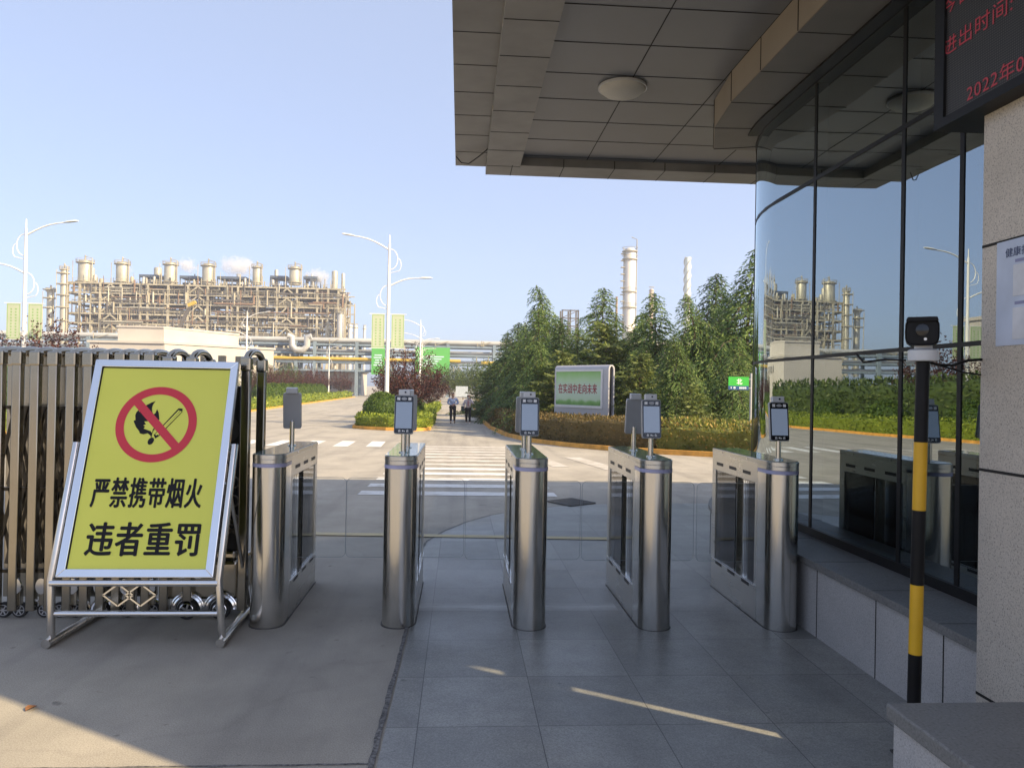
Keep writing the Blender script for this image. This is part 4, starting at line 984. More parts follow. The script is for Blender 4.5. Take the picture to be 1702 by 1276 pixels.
GTR = [(-23.6, 88, .88, 'mid green tree between two purple plums, left of the nearest scanner'), (-22.8, 104, .95, 'green tree rising behind the nearest scanner'), (-25.8, 117, 1.05, 'distant green tree under the grey pipe bridge'), (-13, 143, 1.1, 'distant green tree left of the road end'), (-1.5, 112, 1.15, 'dark green tree at the end of the footpath'), (-4.5, 116, 1.25, 'dark green tree left of the footpath end'), (2.2, 104, 1.2, 'dark green tree right of the footpath end'), (4.0, 90, 1.2, 'green tree behind the far cedar'), (.5, 128, 1.2, 'farthest green tree in line with the footpath'),
       (-21.5, 26, .62, 'low green tree left of the road, mirrored in the glass front'), (-23, 31, .68, 'second low green tree left of the road, mirrored in the glass front'), (-21.5, 36, .62, 'low green tree left of the road near the left lamp'), (-24, 42, .7, 'low green tree behind the left lamp'), (-22, 48, .66, 'low green tree past the left lamp'), (-24, 56, .7, 'low green tree far along the left bed'), (-20.5, 21, .6, 'nearest low green tree in the left bed')]
for i, (x, y, s_, lab) in enumerate(GTR):
    o = dup(gtree, (x, y, zg(y)), i*2.1, lab, s_)
    if y < 60: o.scale = (s_*1.35, s_*1.35, s_)

def hedge(name, label, cat, path, width, ht, m, leaf, dens, seed, side=1, rough=.05, group=None, jag=.5, inner=(.02, .03, .01)):
    """clipped hedge: inner body plus a skin of leaves over its top, sides and ends"""
    rng = random.Random(seed); V = []; Fc = []; pts = [Vector((x, y, 0)) for x, y in resample(path, .5)]; n = len(pts)
    def frame_(i):
        t_ = (pts[min(i+1, n-1)]-pts[max(i-1, 0)]).normalized(); return t_, Vector((-t_.y, t_.x, 0))*side
    ring = []
    for i, p in enumerate(pts):
        t_, nr = frame_(i); z0 = zg(p.y); hh = ht*(1+.05*math.sin(i*1.7)+rng.uniform(-.02, .02))
        ring.append([p+nr*.06+Vector((0, 0, z0)), p+nr*.04+Vector((0, 0, z0+hh*.86)), p+nr*.12+Vector((0, 0, z0+hh-.06)), p+nr*(width-.12)+Vector((0, 0, z0+hh-.06)), p+nr*(width-.04)+Vector((0, 0, z0+hh*.86)), p+nr*(width-.06)+Vector((0, 0, z0))])
    for r in ring: V += r
    for i in range(n-1):
        for k in range(5): Fc.append((i*6+k, i*6+6+k, i*6+7+k, i*6+1+k) if side > 0 else (i*6+k, i*6+1+k, i*6+7+k, i*6+6+k))
    Fc.append((0, 1, 2, 3, 4, 5)); Fc.append(tuple(range(n*6-1, n*6-7, -1)))
    for i in range(n-1):
        a, b_ = pts[i], pts[i+1]; seg = (b_-a).length; t_, nr = frame_(i); far = max(1, a.length/22)
        for zone, area in (('front', ht), ('top', width), ('back', ht)):
            if zone == 'back' and a.length > 30: continue
            for q in range(int(seg*area*dens/far**1.4)):
                u_ = rng.random(); base = a.lerp(b_, u_); z0 = zg(base.y); hh = ht*(1+.05*math.sin(i*1.7))
                if zone == 'front': c = base+nr*rng.uniform(-.02, .09)+Vector((0, 0, z0+hh*rng.random())); nn = -nr
                elif zone == 'back': c = base+nr*(width+rng.uniform(-.09, .02))+Vector((0, 0, z0+hh*rng.random())); nn = nr
                else: c = base+nr*(width*rng.random())+Vector((0, 0, z0+hh+rng.uniform(-.07, rough))); nn = Vector((0, 0, 1))
                dd = (rv(rng)+nn*jag+Vector((0, 0, .4))).normalized(); s_ = far**.7
                leafquad(V, Fc, c, dd, (nn+rv(rng)*.8), leaf*s_*rng.uniform(.7, 1.35), leaf*s_*rng.uniform(.4, .62))
    for e, i in ((0, 0), (1, n-1)):
        t_, nr = frame_(i); p = pts[i]; sgn = -1 if e == 0 else 1
        for q in range(int(width*ht*dens/max(1, p.length/22)**1.4)):
            c = p+nr*(width*rng.random())+t_*(sgn*rng.uniform(-.05, .03))+Vector((0, 0, zg(p.y)+ht*rng.random()))
            leafquad(V, Fc, c, (rv(rng)+t_*sgn*jag).normalized(), t_*sgn+rv(rng)*.8, leaf*rng.uniform(.7, 1.3), leaf*rng.uniform(.4, .6))
    o = mobj(name, meshdata(name, V, Fc, m)); return tag(o, label, cat, group)
off = lambda path, d: [(x+d*(1 if True else 0), y) for x, y in path]
KR = [(1.55, 75), (1.52, 50), (1.62, 37), (1.95, 29.4), (2.5, 25.5), (3.35, 23.3), (4.28, 21.8), (5.3, 20.75)]
hedge('hedge', 'long clipped hedge with brown reddish leaves along the right kerb', 'hedge', KR, 1.25, .86, M['brownhedge'], .075, 330, 3, 1)
hedge('hedge', 'looser yellow green hedge with orange tips by the curved glass front', 'hedge', [(5.36, 20.72), (6.3, 20.0), (7.3, 19.2), (10.1, 17.55), (16, 15.8), (24, 15.2)], 1.3, .74, M['mixhedge'], .10, 260, 4, 1, .18, jag=1.1)
hedge('hedge', 'low bright green hedge round the tip of the median', 'hedge', [(-1.75, 70), (-1.9, 60), (-1.5, 46), (-1.4, 40), (-1.33, 34.6), (-1.5, 33.1), (-2.1, 32.72), (-3.05, 32.9), (-4.0, 33.7), (-4.6, 34.8), (-4.75, 36.2), (-4.75, 60)][::-1], .75, .60, M['limehedge'], .085, 260, 6, 1)
hedge('hedge', 'long low lime green hedge along the left kerb', 'hedge', [(-14.55, 6), (-14.55, 45), (-15.65, 62), (-18.2, 132)], 1.0, .80, M['limehedge'], .10, 150, 7, 1)
hedge('hedge', 'tall dark green hedge behind the low lime one, mirrored in the glass', 'hedge', [(-17.2, 8), (-17.2, 58)], 2.2, 2.5, M['midtree'], .16, 60, 8, 1, .3, jag=.9)
def ballbush(R, seed, leaf=.075, n=5200, m='bushleaf'):
    rng = random.Random(seed); V = []; Fc = []; b = MB(); nu, nv = 18, 12
    b.lathe([(R*.9*math.sin(PI*k/nv)+.001, R*.92-R*.9*math.cos(PI*k/nv)) for k in range(nv+1)], seg=nu); V += [Vector(v) for v in b.v]; Fc += b.f
    for q in range(n):
        d = rv(rng); d.z = d.z if d.z > -.75 else -d.z; lump = 1+.05*noise.noise(d*3+Vector((seed, 0, 0)))
        c = Vector((0, 0, R*.92))+d*(R*lump*rng.uniform(.88, 1.0))
        leafquad(V, Fc, c, (rv(rng)+d*.6+Vector((0, 0, .3))).normalized(), d+rv(rng)*.8, leaf*rng.uniform(.7, 1.3), leaf*rng.uniform(.45, .65))
    return meshdata('topiary_bush', V, Fc, M[m])
bb_ = mobj('topiary_bush', ballbush(.86, 9)); bb_.location = (-3.55, 35.4, zg(35.4)+.02); bb_.scale = (1, 1, .98)
tag(bb_, 'big round clipped bush at the tip of the median', 'round bush', 'round clipped bushes')
for i, (x, y, s_, lab) in enumerate([(-2.55, 38.2, .72, 'round bush just behind the big one, by the second scanner'), (-2.6, 43, .75, 'round bush in the median under the plum tree'), (-2.9, 49, .75, 'round bush far along the median'), (-3.1, 56, .75, 'farthest round bush of the median')]):
    c = bb_.copy(); COL.objects.link(c); c.location = (x, y, zg(y)); c.scale = (s_,)*3; c['label'] = lab
small = ballbush(.86, 13, .12, 2600, 'bushleaf')
names = ['nearest round bush above the left hedge', 'second round bush above the left hedge', 'third round bush above the left hedge', 'fourth round bush above the left hedge']
LB = [(-15.9, 18+6.2*i) for i in range(5)]+[(-17.3+-.27*i, 69+5*i) for i in range(9)]
lab9 = ['round bush in the left bed nearest the gate, mirrored in the glass', 'second round bush from the near end of the left bed', 'third round bush from the near end of the left bed', 'fourth round bush from the near end of the left bed', 'round bush beside the left street lamp',
        'round bush behind the gate end post', 'round bush left of the nearest scanner head', 'round bush hidden behind the nearest scanner head', 'round bush touching the right edge of the nearest scanner', 'round bush between scanner and round bush row centre', 'round bush in the middle of the far row', 'third round bush from the far end of the row', 'round bush second from the far end of the row', 'farthest round bush of the left row']
for i, ((x, y), lab) in enumerate(zip(LB, lab9)):
    o = mobj('topiary_bush', small); o.location = (x, y, zg(y)); o.scale = (1.1, 1.1, 1.28 if y > 50 else 1.0); tag(o, lab, 'round bush', 'round clipped bushes')

# ------------------------------------------------------------------ street lamps
def lamp_root(label, flip, H=9.35):
    t = thing('street_lamp', label, 'street lamp', (0, 0, 0), 0, 'white two armed street lamps'); s_ = -1 if flip else 1
    b = MB(); b.tube([(0, 0, 0), (0, 0, .5), (0, 0, H-.45), (0, 0, H-.44), (0, 0, H)], [.13, .115, .062, .035, .025], 14); b.lathe([(.17, 0), (.17, .03), (.135, .05), (.135, .55), (.12, .6)], seg=16)
    b.build('pole', M['lamp_white'], t, 40)
    def arm(z, sg_, L, rise):
        b = MB(); e = Vector((sg_*L, 0, z+rise)); st_ = Vector((sg_*.05, 0, z))
        pts = [st_.lerp(e, u_)+Vector((0, 0, .13*math.sin(PI*u_)*(1 if u_ < 1 else 0))) for u_ in (0, .2, .4, .6, .8, 1)]
        b.tube(pts, [.042, .04, .036, .033, .03, .03], 10); o = b.build('arm', M['lamp_white'], t, 40)
        d = (pts[-1]-pts[-2]).normalized(); n_ = Vector((0, 1, 0)).cross(d)*sg_
        if n_.z < 0: n_ = -n_
        h = MB(); sec = [(0, .05), (.10, .09), (.25, .115), (.50, .10), (.62, .05)]
        vs = []; fs = []; K = 10
        for q, r in sec:
            for k in range(K):
                a = 2*PI*k/K; vs.append(pts[-1]+d*(q-.05)+Vector((0, 1, 0))*(r*math.cos(a))+n_*(r*.55*math.sin(a)*(1 if math.sin(a) > 0 else .5)))
        for i in range(len(sec)-1):
            for k in range(K): fs.append((i*K+k, i*K+(k+1) % K, (i+1)*K+(k+1) % K, (i+1)*K+k))
        fs += [tuple(range(K))[::-1], tuple((len(sec)-1)*K+k for k in range(K))]
        h.add(vs, fs); h.build('lamp_head', M['lamp_white'], o, 50)
        # scrolls on the far side of the pole
        c = MB(); r = .50
        c.tube([Vector((-sg_*(.05+.36*math.sin(PI*k/16)*1.0), 0, z-.5*(1-math.cos(PI*k/16))*1.0+.02)) for k in range(17)], .022, 7)
        c.tube([Vector((-sg_*(.05+.36), 0, z-.42))]+[Vector((-sg_*(.05+.40+.17*math.sin(RAD(a))-.04), 0, z-.74+.32*math.cos(RAD(a)))) for a in range(20, 200, 15)]+[Vector((-sg_*.06, 0, z-1.14))], .016, 7)
        c.build('scroll', M['lamp_white'], o, 50)
    arm(H-.72, -s_, 1.75, .62); arm(H-2.5, s_, 1.55, .42); return t
lmp = lamp_root('white two armed street lamp with green banners in the median', False); lmp.location = (-3.58, 38, zg(38))
lmL = lamp_root('white two armed street lamp with green banners above the gate', True); lmL.location = (-20.15, 37, zg(37))
for x, y, lab, fl in ((-4.4, 84, 'street lamp half hidden by the big purple plum tree', 0), (-6.4, 128, 'far street lamp behind the purple plum tree', 0), (-21.5, 79, 'street lamp in front of the refinery frame', 1), (-24.2, 144, 'small far street lamp by the pipe bridge', 1), (-5.5, 106, 'distant street lamp in line with the median', 0)):
    dup(lmL if fl else lmp, (x, y, zg(y)), 0, lab)
# lamps further left, seen in the glass front
M['banner'] = pm('banner_cloth', (.47, .52, .38), .7, 0, .06, 2); M['banner_ink'] = flat('banner_green', (.20, .42, .10), .7)
def banner(x, y, z, wd, ht, label):
    t = thing('banner', label, 'banner', (x, y, z), 0, 'pale green banners on the lamp poles')
    b = MB(); b.box(-wd/2, -.006, -ht/2, wd/2, .006, ht/2); b.build('cloth', M['banner'], t)
    b = MB(); e = .035
    for q in ((-wd/2+e, -ht/2+e, wd/2-e, -ht/2+e*1.5), (-wd/2+e, ht/2-e*1.5, wd/2-e, ht/2-e), (-wd/2+e, -ht/2+e, -wd/2+e*1.5, ht/2-e), (wd/2-e*1.5, -ht/2+e, wd/2-e, ht/2-e)): b.box(q[0], -.0085, q[1], q[2], -.0065, q[3])
    rng = random.Random(int(x*10))
    for cx, wv_ in ((-.10, .085), (.11, .10)):
        zz_ = ht*.36
        while zz_ > -ht*.40:
            for k in range(3): b.box(cx-wv_/2, -.009, zz_-.022*k-.012, cx+wv_/2*rng.uniform(.4, 1), -.0066, zz_-.022*k)
            b.box(cx-.012, -.0088, zz_-.07, cx+.010, -.0064, zz_); zz_ -= .135
    b.build('lettering', M['banner_ink'], t)
    b = MB()
    sd = 1 if wd > 0 else -1
    b.bar((-wd/2-.12, 0, ht/2+.02), (wd/2+.12, 0, ht/2+.02), .025, .025); b.bar((-wd/2-.12, 0, -ht/2-.02), (wd/2+.12, 0, -ht/2-.02), .025, .025); b.build('rod', M['lamp_white'], t)
for lx, ly, who in ((-3.58, 38, 'median lamp'), (-20.15, 37, 'lamp above the gate')):
    banner(lx-.48, ly, 4.17, .62, 1.64, 'pale green banner on the left side of the '+who); banner(lx+.48, ly, 4.17, .62, 1.64, 'pale green banner on the right side of the '+who)

# ------------------------------------------------------------------ picture board
A_ = Vector((3.385, 27.5, 0)); B_ = Vector((4.89, 25.2, 0)); ex = (B_-A_); bw = ex.length; ang = math.atan2(ex.y, ex.x)
bd = thing('picture_board', 'grey framed board with a green poster and red slogan behind the brown hedge', 'notice board', (A_.x, A_.y, zg(27)), ang)
g0 = zg(27); zb, zt = .62-g0, 2.33-g0; dp = .28
M['board_grey'] = pm('board_grey', (.42, .42, .45), .45, .1, .05, 2)
pf = []
for cx, a0 in ((.14, 180), (dp-.14, 90)):
    for k in range(7): a = RAD(a0-15*k); pf.append((cx+.14*math.cos(a), zt-.14+.14*math.sin(a)))
prof = [(0, zb)]+pf+[(dp, zb)]
tfm = Matrix(((0, 0, 1, 0), (1, 0, 0, 0), (0, 1, 0, 0), (0, 0, 0, 1)))
b = MB()
sh = [(x, z) for x, z in prof]; inn = [(.14+(x-.14)*.62, z-(.05 if z > zt-.14 else 0)) for x, z in prof]
b.prism(sh[:8]+inn[:8][::-1], 0, bw, tfm); b.prism(sh[7:]+inn[7:][::-1], 0, bw, tfm)
b.build('shell', M['board_grey'], bd, 40)
b = MB(); b.box(.06, .09, zb+.02, bw-.06, dp-.09, zt-.10); b.build('inner_box', M['mullion'], bd)
fx0, fx1, fz0, fz1 = .10, bw-.34, zb+.33, zt-.22
b = MB()
for q in ((.08, zb+.24, bw-.26, fz0), (.08, fz1, bw-.26, zt-.15), (.08, fz0, fx0, fz1), (fx1, fz0, bw-.26, fz1)): b.box(q[0], -.03, q[1], q[2], -.001, q[3])
b.build('poster_frame', M['white_plastic'], bd)
m, t, p = newmat('board_poster'); p.inputs['Roughness'].default_value = .35
v = coords(t); sx3 = N(t, 'ShaderNodeSeparateXYZ'); t.links.new(v, sx3.inputs[0])
hz_ = mathn(t, 'DIVIDE', mathn(t, 'SUBTRACT', sx3.outputs['Z'], fz0), fz1-fz0)
hz2 = mathn(t, 'ADD', hz_, mathn(t, 'MULTIPLY', mathn(t, 'SUBTRACT', noise_n(t, v, 2.2, 4), .5), .25))
t.links.new(ramp(t, hz2, [(0, (.07, .20, .05)), (.10, (.16, .36, .10)), (.17, (.44, .58, .42)), (.5, (.46, .58, .52)), (.72, (.40, .58, .36)), (1, (.22, .46, .12))]), p.inputs['Base Color'])
b = MB(); b.box(fx0, -.012, fz0, fx1, -.0015, fz1); b.build('poster', m, bd)
text('text', '在实战中走向未来', ((fx0+fx1)/2-.03, -.0145, (fz0+fz1)/2-.01), (1, 0, 0), (0, 0, 1), (fx1-fx0)*.86, .34, flat('slogan_red', (.26, .03, .04), .5), bd, .02, 1.05)
b = MB()
for x in (.9, bw-.9): b.box(x-.05, .09, 0, x+.05, .19, zb)
build_each(b, 'leg', M['board_grey'], bd)

# green direction sign
nsn = thing('street_sign', 'small green and blue direction sign on a grey pole beside the glass front', 'street sign', (7.36, 20, zg(20)))
z0, z1 = 1.56-zg(20), 1.905-zg(20)
b = MB(); b.box(-.265, -.012, z0+.105, .285, .0, z1); b.build('green_panel', flat('sign_green', (.035, .42, .045), .5), nsn)
b = MB(); b.box(-.265, -.012, z0, .285, .0, z0+.1045); b.build('blue_panel', flat('sign_blue', (.02, .075, .22), .5), nsn)
text('text', '北', (.03, -.0135, z0+.22), (1, 0, 0), (0, 0, 1), .15, .15, M['led_white'], nsn, .02)
b = MB()
for x, wv_ in ((-.19, .02), (-.10, .05), (.05, .035), (.10, .035), (.15, .035), (.2, .035)): b.box(x-wv_/2, -.0132, z0+.03, x+wv_/2, -.0122, z0+.075)
b.build('sign_mark', M['led_white'], nsn)
b = MB(); b.tube([(.36, .03, 0), (.36, .03, z1+.1)], .03, 10); b.bar((-.2, .012, z1-.06), (.36, .012, z1-.06), .02, .02); b.bar((-.2, .012, z0+.05), (.36, .012, z0+.05), .02, .02); b.build('pole', M['grey_plastic'], nsn, 40)
# white post with a flat arm, by the path
tp = thing('arm_post', 'white post with a flat cross arm beside the brown hedge', 'post', (1.58, 55, zg(55)))
b = MB(); b.tube([(0, 0, 0), (0, 0, 2.15)], .09, 12); build_each(b, 'post', M['lamp_white'], tp, 40)
b = MB(); b.box(-.35, -.06, 2.15, .35, .06, 2.22); b.build('arm', M['lamp_white'], tp, None, .01)
nb_ = thing('notice_sign', 'small pale notice on legs at the end of the footpath', 'notice', (.15, 70, zg(70)))
b = MB(); b.box(-.55, -.03, 1.2, .55, .03, 2.15); b.build('panel', pm('pale_blue_panel', (.45, .5, .55), .6), nb_)
b = MB(); b.box(-.5, -.02, 0, -.44, .02, 1.2); b.box(.44, -.02, 0, .5, .02, 1.2); build_each(b, 'leg', M['grey_plastic'], nb_)

# ------------------------------------------------------------------ refinery and other far structures
M['frame_beige'] = pm('beige_steelwork', (.40, .365, .27), .7, 0, .3, .15)
M['frame_dark'] = pm('dark_steelwork', (.11, .10, .09), .8, 0, .3, .2)
M['silver'] = pm('clad_vessel', (.46, .435, .345), .45, .3, .2, .25)
M['silver2'] = pm('pale_vessel', (.48, .48, .46), .5, .15, .12, .2)
M['rust'] = pm('rusty_steel', (.22, .14, .09), .8, 0, .3, .3)
M['blue_roof'] = pm('blue_grey_roof', (.09, .12, .17), .6, 0, .15, .3)
M['rack_blue'] = pm('blue_grey_steel', (.20, .26, .31), .6, 0, .15, .3)
M['pipe_yellow'] = pm('yellow_pipe', (.55, .38, .06), .5, 0, .15, .3)
M['cream'] = pm('cream_render', (.50, .47, .43), .85, 0, .1, .15)
M['hoarding'] = pm('green_hoarding', (.10, .40, .085), .6, 0, .08, .2)
rng = random.Random(99); RY = 260.0
rf = thing('refinery_unit', 'large refinery process frame with rows of drums on top, behind the gate', 'refinery', (-88, RY, zg(260)))
def rl(px, py, dy=0):
    p = atY(px, py, RY+dy); return Vector((p.x+88, dy, p.z-zg(260)))
ztop = rl(350, 474).z; levels = [ztop, rl(350, 490).z, rl(350, 506).z, rl(350, 524).z, rl(350, 540).z, rl(350, 558).z, 4.5]
colpx = [112, 132, 150, 166, 200, 233, 245, 279, 312, 345, 378, 385, 395, 427, 460, 493, 527, 545, 562, 574]
colx = [rl(p, 520).x for p in colpx]; XL, XR = colx[0], colx[-1]
deps = [0, 11, 22]
b = MB()
for dy in deps:
    for i, x in enumerate(colx):
        w_ = (.62 if dy == 0 else .45) if i not in (2, 11) else .35
        b.box(x-w_/2, dy-w_/2, 0, x+w_/2, dy+w_/2, ztop-(0 if 1 < i < 17 else rng.uniform(0, 3)))
    for z in levels:
        b.box(XL, dy-.25, z-(.5 if dy == 0 else .35), XR, dy+.25, z)
for z in levels:
    for x in colx[::2]: b.box(x-.3, .5, z-.7, x+.3, 21.5, z-.02)
b.build('steel_frame', M['frame_beige'], rf)
b = MB()
for a, c in ((166, 200), (312, 345), (460, 493)):
    xa, xc = rl(a, 520).x, rl(c, 520).x; xm = (xa+xc)/2
    for z0, z1 in zip(levels[1:], levels[:-1]):
        for dy in (0,): b.bar((xa, dy, z0), (xm, dy, z1-.5), .42, .42); b.bar((xc, dy, z0), (xm, dy, z1-.5), .42, .42)
build_each(b, 'cross_brace', M['frame_beige'], rf)
b = MB()
for z in levels[1:]:
    x = XL
    while x < XR-2:
        ln = rng.uniform(4, 12); 
        if rng.random() < .75: b.box(x, rng.choice((1, 6, 11)), z-.2, min(x+ln, XR), rng.choice((14, 18, 21)), z-.05)
        x += ln+rng.uniform(.3, 1.5)
b.box(XL+4, .6, ztop-.2, XR-3, 21, ztop-.05); b.build('floor_deck', M['frame_dark'], rf)
# clutter of pipes, small vessels, ladders and handrails
for k in range(46):
    z = rng.choice(levels[1:]); x = rng.uniform(XL, XR-6); dk_h = rng.uniform(1.5, 3.2); b_ = rng.uniform(2.5, 7)
    dk = MB() if k == 0 else dk; dk.box(x, 9, z, x+b_, 13, z+dk_h)
dk.build('added_shade_box', M['frame_dark'], rf, kind='stuff')  # dark boxes added to deepen the shade inside the frame
bk = MB()
for z0, z1 in zip(levels[1:], levels[:-1]):
    x = XL+3
    while x < XR-6:
        ln = rng.uniform(5, 14)
        if rng.random() < .72: bk.box(x, 19.5, z0+.1, min(x+ln, XR-4), 19.8, z1-rng.uniform(.3, 2))
        x += ln+rng.uniform(.2, 2.5)
bk.build('shade_backing_panel', M['frame_dark'], rf, kind='stuff')  # dark backing added so the frame's inside looks shaded, not open to sky
pa, pb, pc, pd = MB(), MB(), MB(), MB()
for k in range(1500):
    z0 = rng.choice(levels[1:]); dy = rng.choice((-.5, .6, 1.5, 3, 5, 8, 12)); x = rng.uniform(XL, XR); r = rng.choice((.07, .09, .12, .16, .22, .32))
    tgt = rng.choice((pa, pd, pd, pb, pc))
    h = rng.uniform(1.5, 5.5); zz_ = z0+rng.uniform(.2, 2)
    if rng.random() < .62: tgt.tube([(x, dy, z0), (x, dy, z0+h)], r, 6)
    else:
        ln = rng.uniform(3, 14); e = min(x+ln, XR); tgt.tube([(x, dy, zz_), (e, dy, zz_)], r, 6)
        if rng.random() < .4: tgt.tube([(e, dy, zz_), (e, dy, zz_+rng.uniform(-2, 3))], r, 6)
for k in range(90):
    z0 = rng.choice(levels[1:]); x = rng.uniform(XL+2, XR-2); dy = rng.uniform(2, 16); r = rng.uniform(.5, 1.2)
    if rng.random() < .5: pc.tube([(x, dy, z0), (x, dy, z0+rng.uniform(2, 4)), (x, dy, z0+4.2)], [r, r, r*.3], 12)
    else: L_ = rng.uniform(2, 5); pc.tube([(x, dy, z0+1.4), (x+L_, dy, z0+1.4)], r, 12)
for k in range(70):
    x = rng.uniform(XL+1, XR-1); dy = rng.choice((.5, 6, 14)); pa.tube([(x, dy, ztop), (x, dy, ztop+rng.uniform(1, 4.5))], rng.choice((.08, .12, .2)), 5)
for z in levels[:-1]:
    for dz in (.6, 1.15): pa.bar((XL, -.5, z+dz), (XR, -.5, z+dz), .07, .07)
    x = XL
    while x < XR: pa.bar((x, -.5, z), (x, -.5, z+1.15), .07, .07); x += 1.7
for q, (mb, mt_) in enumerate(((pa, 'frame_beige'), (pb, 'rust'), (pc, 'silver'), (pd, 'frame_dark'))): mb.build('pipework', M[mt_], rf, 40, kind='stuff')
for a, c, yt in ((233, 268, 459), (300, 331, 461), (362, 410, 462), (450, 478, 461), (505, 528, 462)):
    b = MB(); p0, p1 = rl(a, yt, 6), rl(c, yt, 6); b.box(p0.x, 5, p0.z-.3, p1.x, 13, p0.z+.5)
    for x in (p0.x, (p0.x+p1.x)/2, p1.x-.3): b.box(x, 5.2, ztop, x+.3, 5.5, p0.z-.3); b.box(x, 12.5, ztop, x+.3, 12.8, p0.z-.3)
    b.box(p0.x, 8, ztop+.1, p1.x, 8.3, ztop+1.6); b.build('fin_fan_bank', M['blue_roof'], rf)
def vessel(px, wpx, ytop, ybot, dy, mt_='silver', plat=True, rail=True):
    c = rl(px, ybot, dy); tp_ = rl(px, ytop, dy).z; r = wpx*.5*(RY+dy)/1280; z0 = c.z
    b = MB(); b.lathe([(r*.98, z0), (r, z0+.3), (r, tp_-r*.45), (r*.85, tp_-r*.16), (r*.45, tp_), (.05, tp_+.02)], c=(c.x, dy, 0), seg=20); v_ = b.build('process_vessel', M[mt_], rf, 40)
    if plat:
        b = MB()
        for z in (tp_-r*.5, z0+(tp_-z0)*.12): b.lathe([(r*1.02, z), (r*1.32, z), (r*1.32, z+.2), (r*1.02, z+.2)], c=(c.x, dy, 0), seg=20)
        if rail:
            for z in (tp_-r*.5+.7, tp_-r*.5+1.2): b.tube([(c.x+r*1.3*math.cos(2*PI*k/16), dy+r*1.3*math.sin(2*PI*k/16), z) for k in range(16)], .07, 4, closed=True)
            for k in range(10): a = 2*PI*k/10; b.bar((c.x+r*1.3*math.cos(a), dy+r*1.3*math.sin(a), tp_-r*.5), (c.x+r*1.3*math.cos(a), dy+r*1.3*math.sin(a), tp_-r*.5+1.2), .07, .07)
            b.tube([(c.x+r*1.25, dy-1, z0), (c.x+r*1.25, dy-1, tp_+.5), (c.x, dy, tp_+1.2), (c.x, dy, tp_)], .16, 6)
            b.tube([(c.x-r*1.5, dy-1.5, z0), (c.x-r*1.5, dy-1.5, tp_-.5)], .12, 5)
            b.tube([(c.x, dy, tp_), (c.x, dy, tp_+1.6)], .25, 6)
        b.build('platform', M['frame_beige'], v_, 40)
for a in ((141, 21, 432, 474), (203, 19, 435, 474), (283, 19, 436, 474), (346, 19, 438, 474), (427, 14, 442, 474), (490, 18, 443, 474)): vessel(*a, 4)
for k in range(26): vessel(rng.uniform(118, 570), rng.uniform(3, 7), rng.uniform(452, 466), 474, rng.choice((2, 8, 14, 19)), rng.choice(('silver', 'frame_beige', 'silver2')), plat=False)
for a in ((262, 12, 444, 474), (152, 9, 445, 474), (459, 6, 448, 474), (556, 10, 450, 480), (570, 6, 454, 480)): vessel(*a, 10, plat=False)
vessel(565, 11, 518, 568, -3, 'silver2'); vessel(104, 11, 446, 600, -2); vessel(82, 11, 482, 600, 0)
b = MB()
for z in [rl(104, y).z for y in (456, 474, 492, 512, 534)]: q = rl(104, 500, -2); b.lathe([(1.2, z), (2.0, z), (2.0, z+.25), (1.2, z+.25)], c=(q.x, -2, 0), seg=16)
for z in [rl(82, y).z for y in (482, 496, 512)]: q = rl(82, 500, 0); b.lathe([(1.2, z), (2.0, z), (2.0, z+.25), (1.2, z+.25)], c=(q.x, 0, 0), seg=16)
b.build('ring_platform', M['frame_beige'], rf)

def tower(name, label, cat, px, Y, wpx, ytop, m, rings=(), ladder=True, cap=True, top=None, group=None):
    p = atY(px, ytop, Y); base = zg(Y); r = wpx*.5*Y/1280; H_ = p.z-base
    t = thing(name, label, cat, (p.x, Y, base), 0, group); b = MB()
    b.lathe([(r, 0), (r, H_-r*(.5 if cap else 0)), (r*(.75 if cap else 1), H_-r*.12 if cap else H_), (r*.25 if cap else r*.9, H_)], seg=24); b.build('shell', m, t, 40)
    b = MB()
    for z in rings: zz_ = atY(px, z, Y).z-base; b.lathe([(r*1.01, zz_), (r*1.30, zz_), (r*1.30, zz_+.25), (r*1.01, zz_+.25)], seg=20); b.tube([(r*1.3*math.cos(2*PI*k/16), r*1.3*math.sin(2*PI*k/16), zz_+1.2) for k in range(16)], .07, 4, closed=True)
    if b.v: b.build('platform', M['frame_beige'], t, 40)
    if ladder:
        b = MB(); b.tube([(r*1.12, -r*.3, 0), (r*1.12, -r*.3, H_+2.4), (r*.2, -r*.3, H_+3.0)], .14, 6)
        b.tube([(-r*1.1, -r*.4, 0), (-r*1.1, -r*.4, H_)], .10, 6)
        for k in range(11): z = H_*.5+H_*.5*k/11; b.box(-r*1.5, -r*.6, z, -r*.9, r*.2, z+.22)
        b.build('ladder', M['frame_beige'], t, 40)
    return t
tower('column_tower', 'tall cream distillation column with ladders standing behind the cedars', 'column tower', 1047, 220, 20, 412, pm('cream_column', (.66, .62, .55), .5, .1, .15, .12), (419, 432, 486, 512), group=None)
tower('column_tower', 'thin rusty column just left of the tall cream one', 'column tower', 1025, 235, 3.5, 494, M['rust'], (500, 508, 520), False)
tower('column_tower', 'short pinkish column right of the tall cream one', 'column tower', 1083, 225, 7, 480, pm('pink_column', (.55, .45, .40), .6, 0, .2, .2), (484, 494, 506, 520), False)
cw = tower('smokestack', 'pale green white smokestack with spiral strakes above the cedars', 'smokestack', 1143, 215, 10.5, 428, pm('pale_stack', (.62, .68, .64), .5, 0, .08, .1), (499,), False, False)
b = MB(); p0 = atY(1143, 428, 215); r = 10.5*.5*215/1280; Hs = p0.z-zg(215)
for s0 in (0, 2.09, 4.19): b.tube([((r+.08)*math.cos(s0+k*.28), (r+.08)*math.sin(s0+k*.28), Hs-15+15*k/44) for k in range(45)], .17, 5)
b.build('strake', M['silver2'], cw, 40)
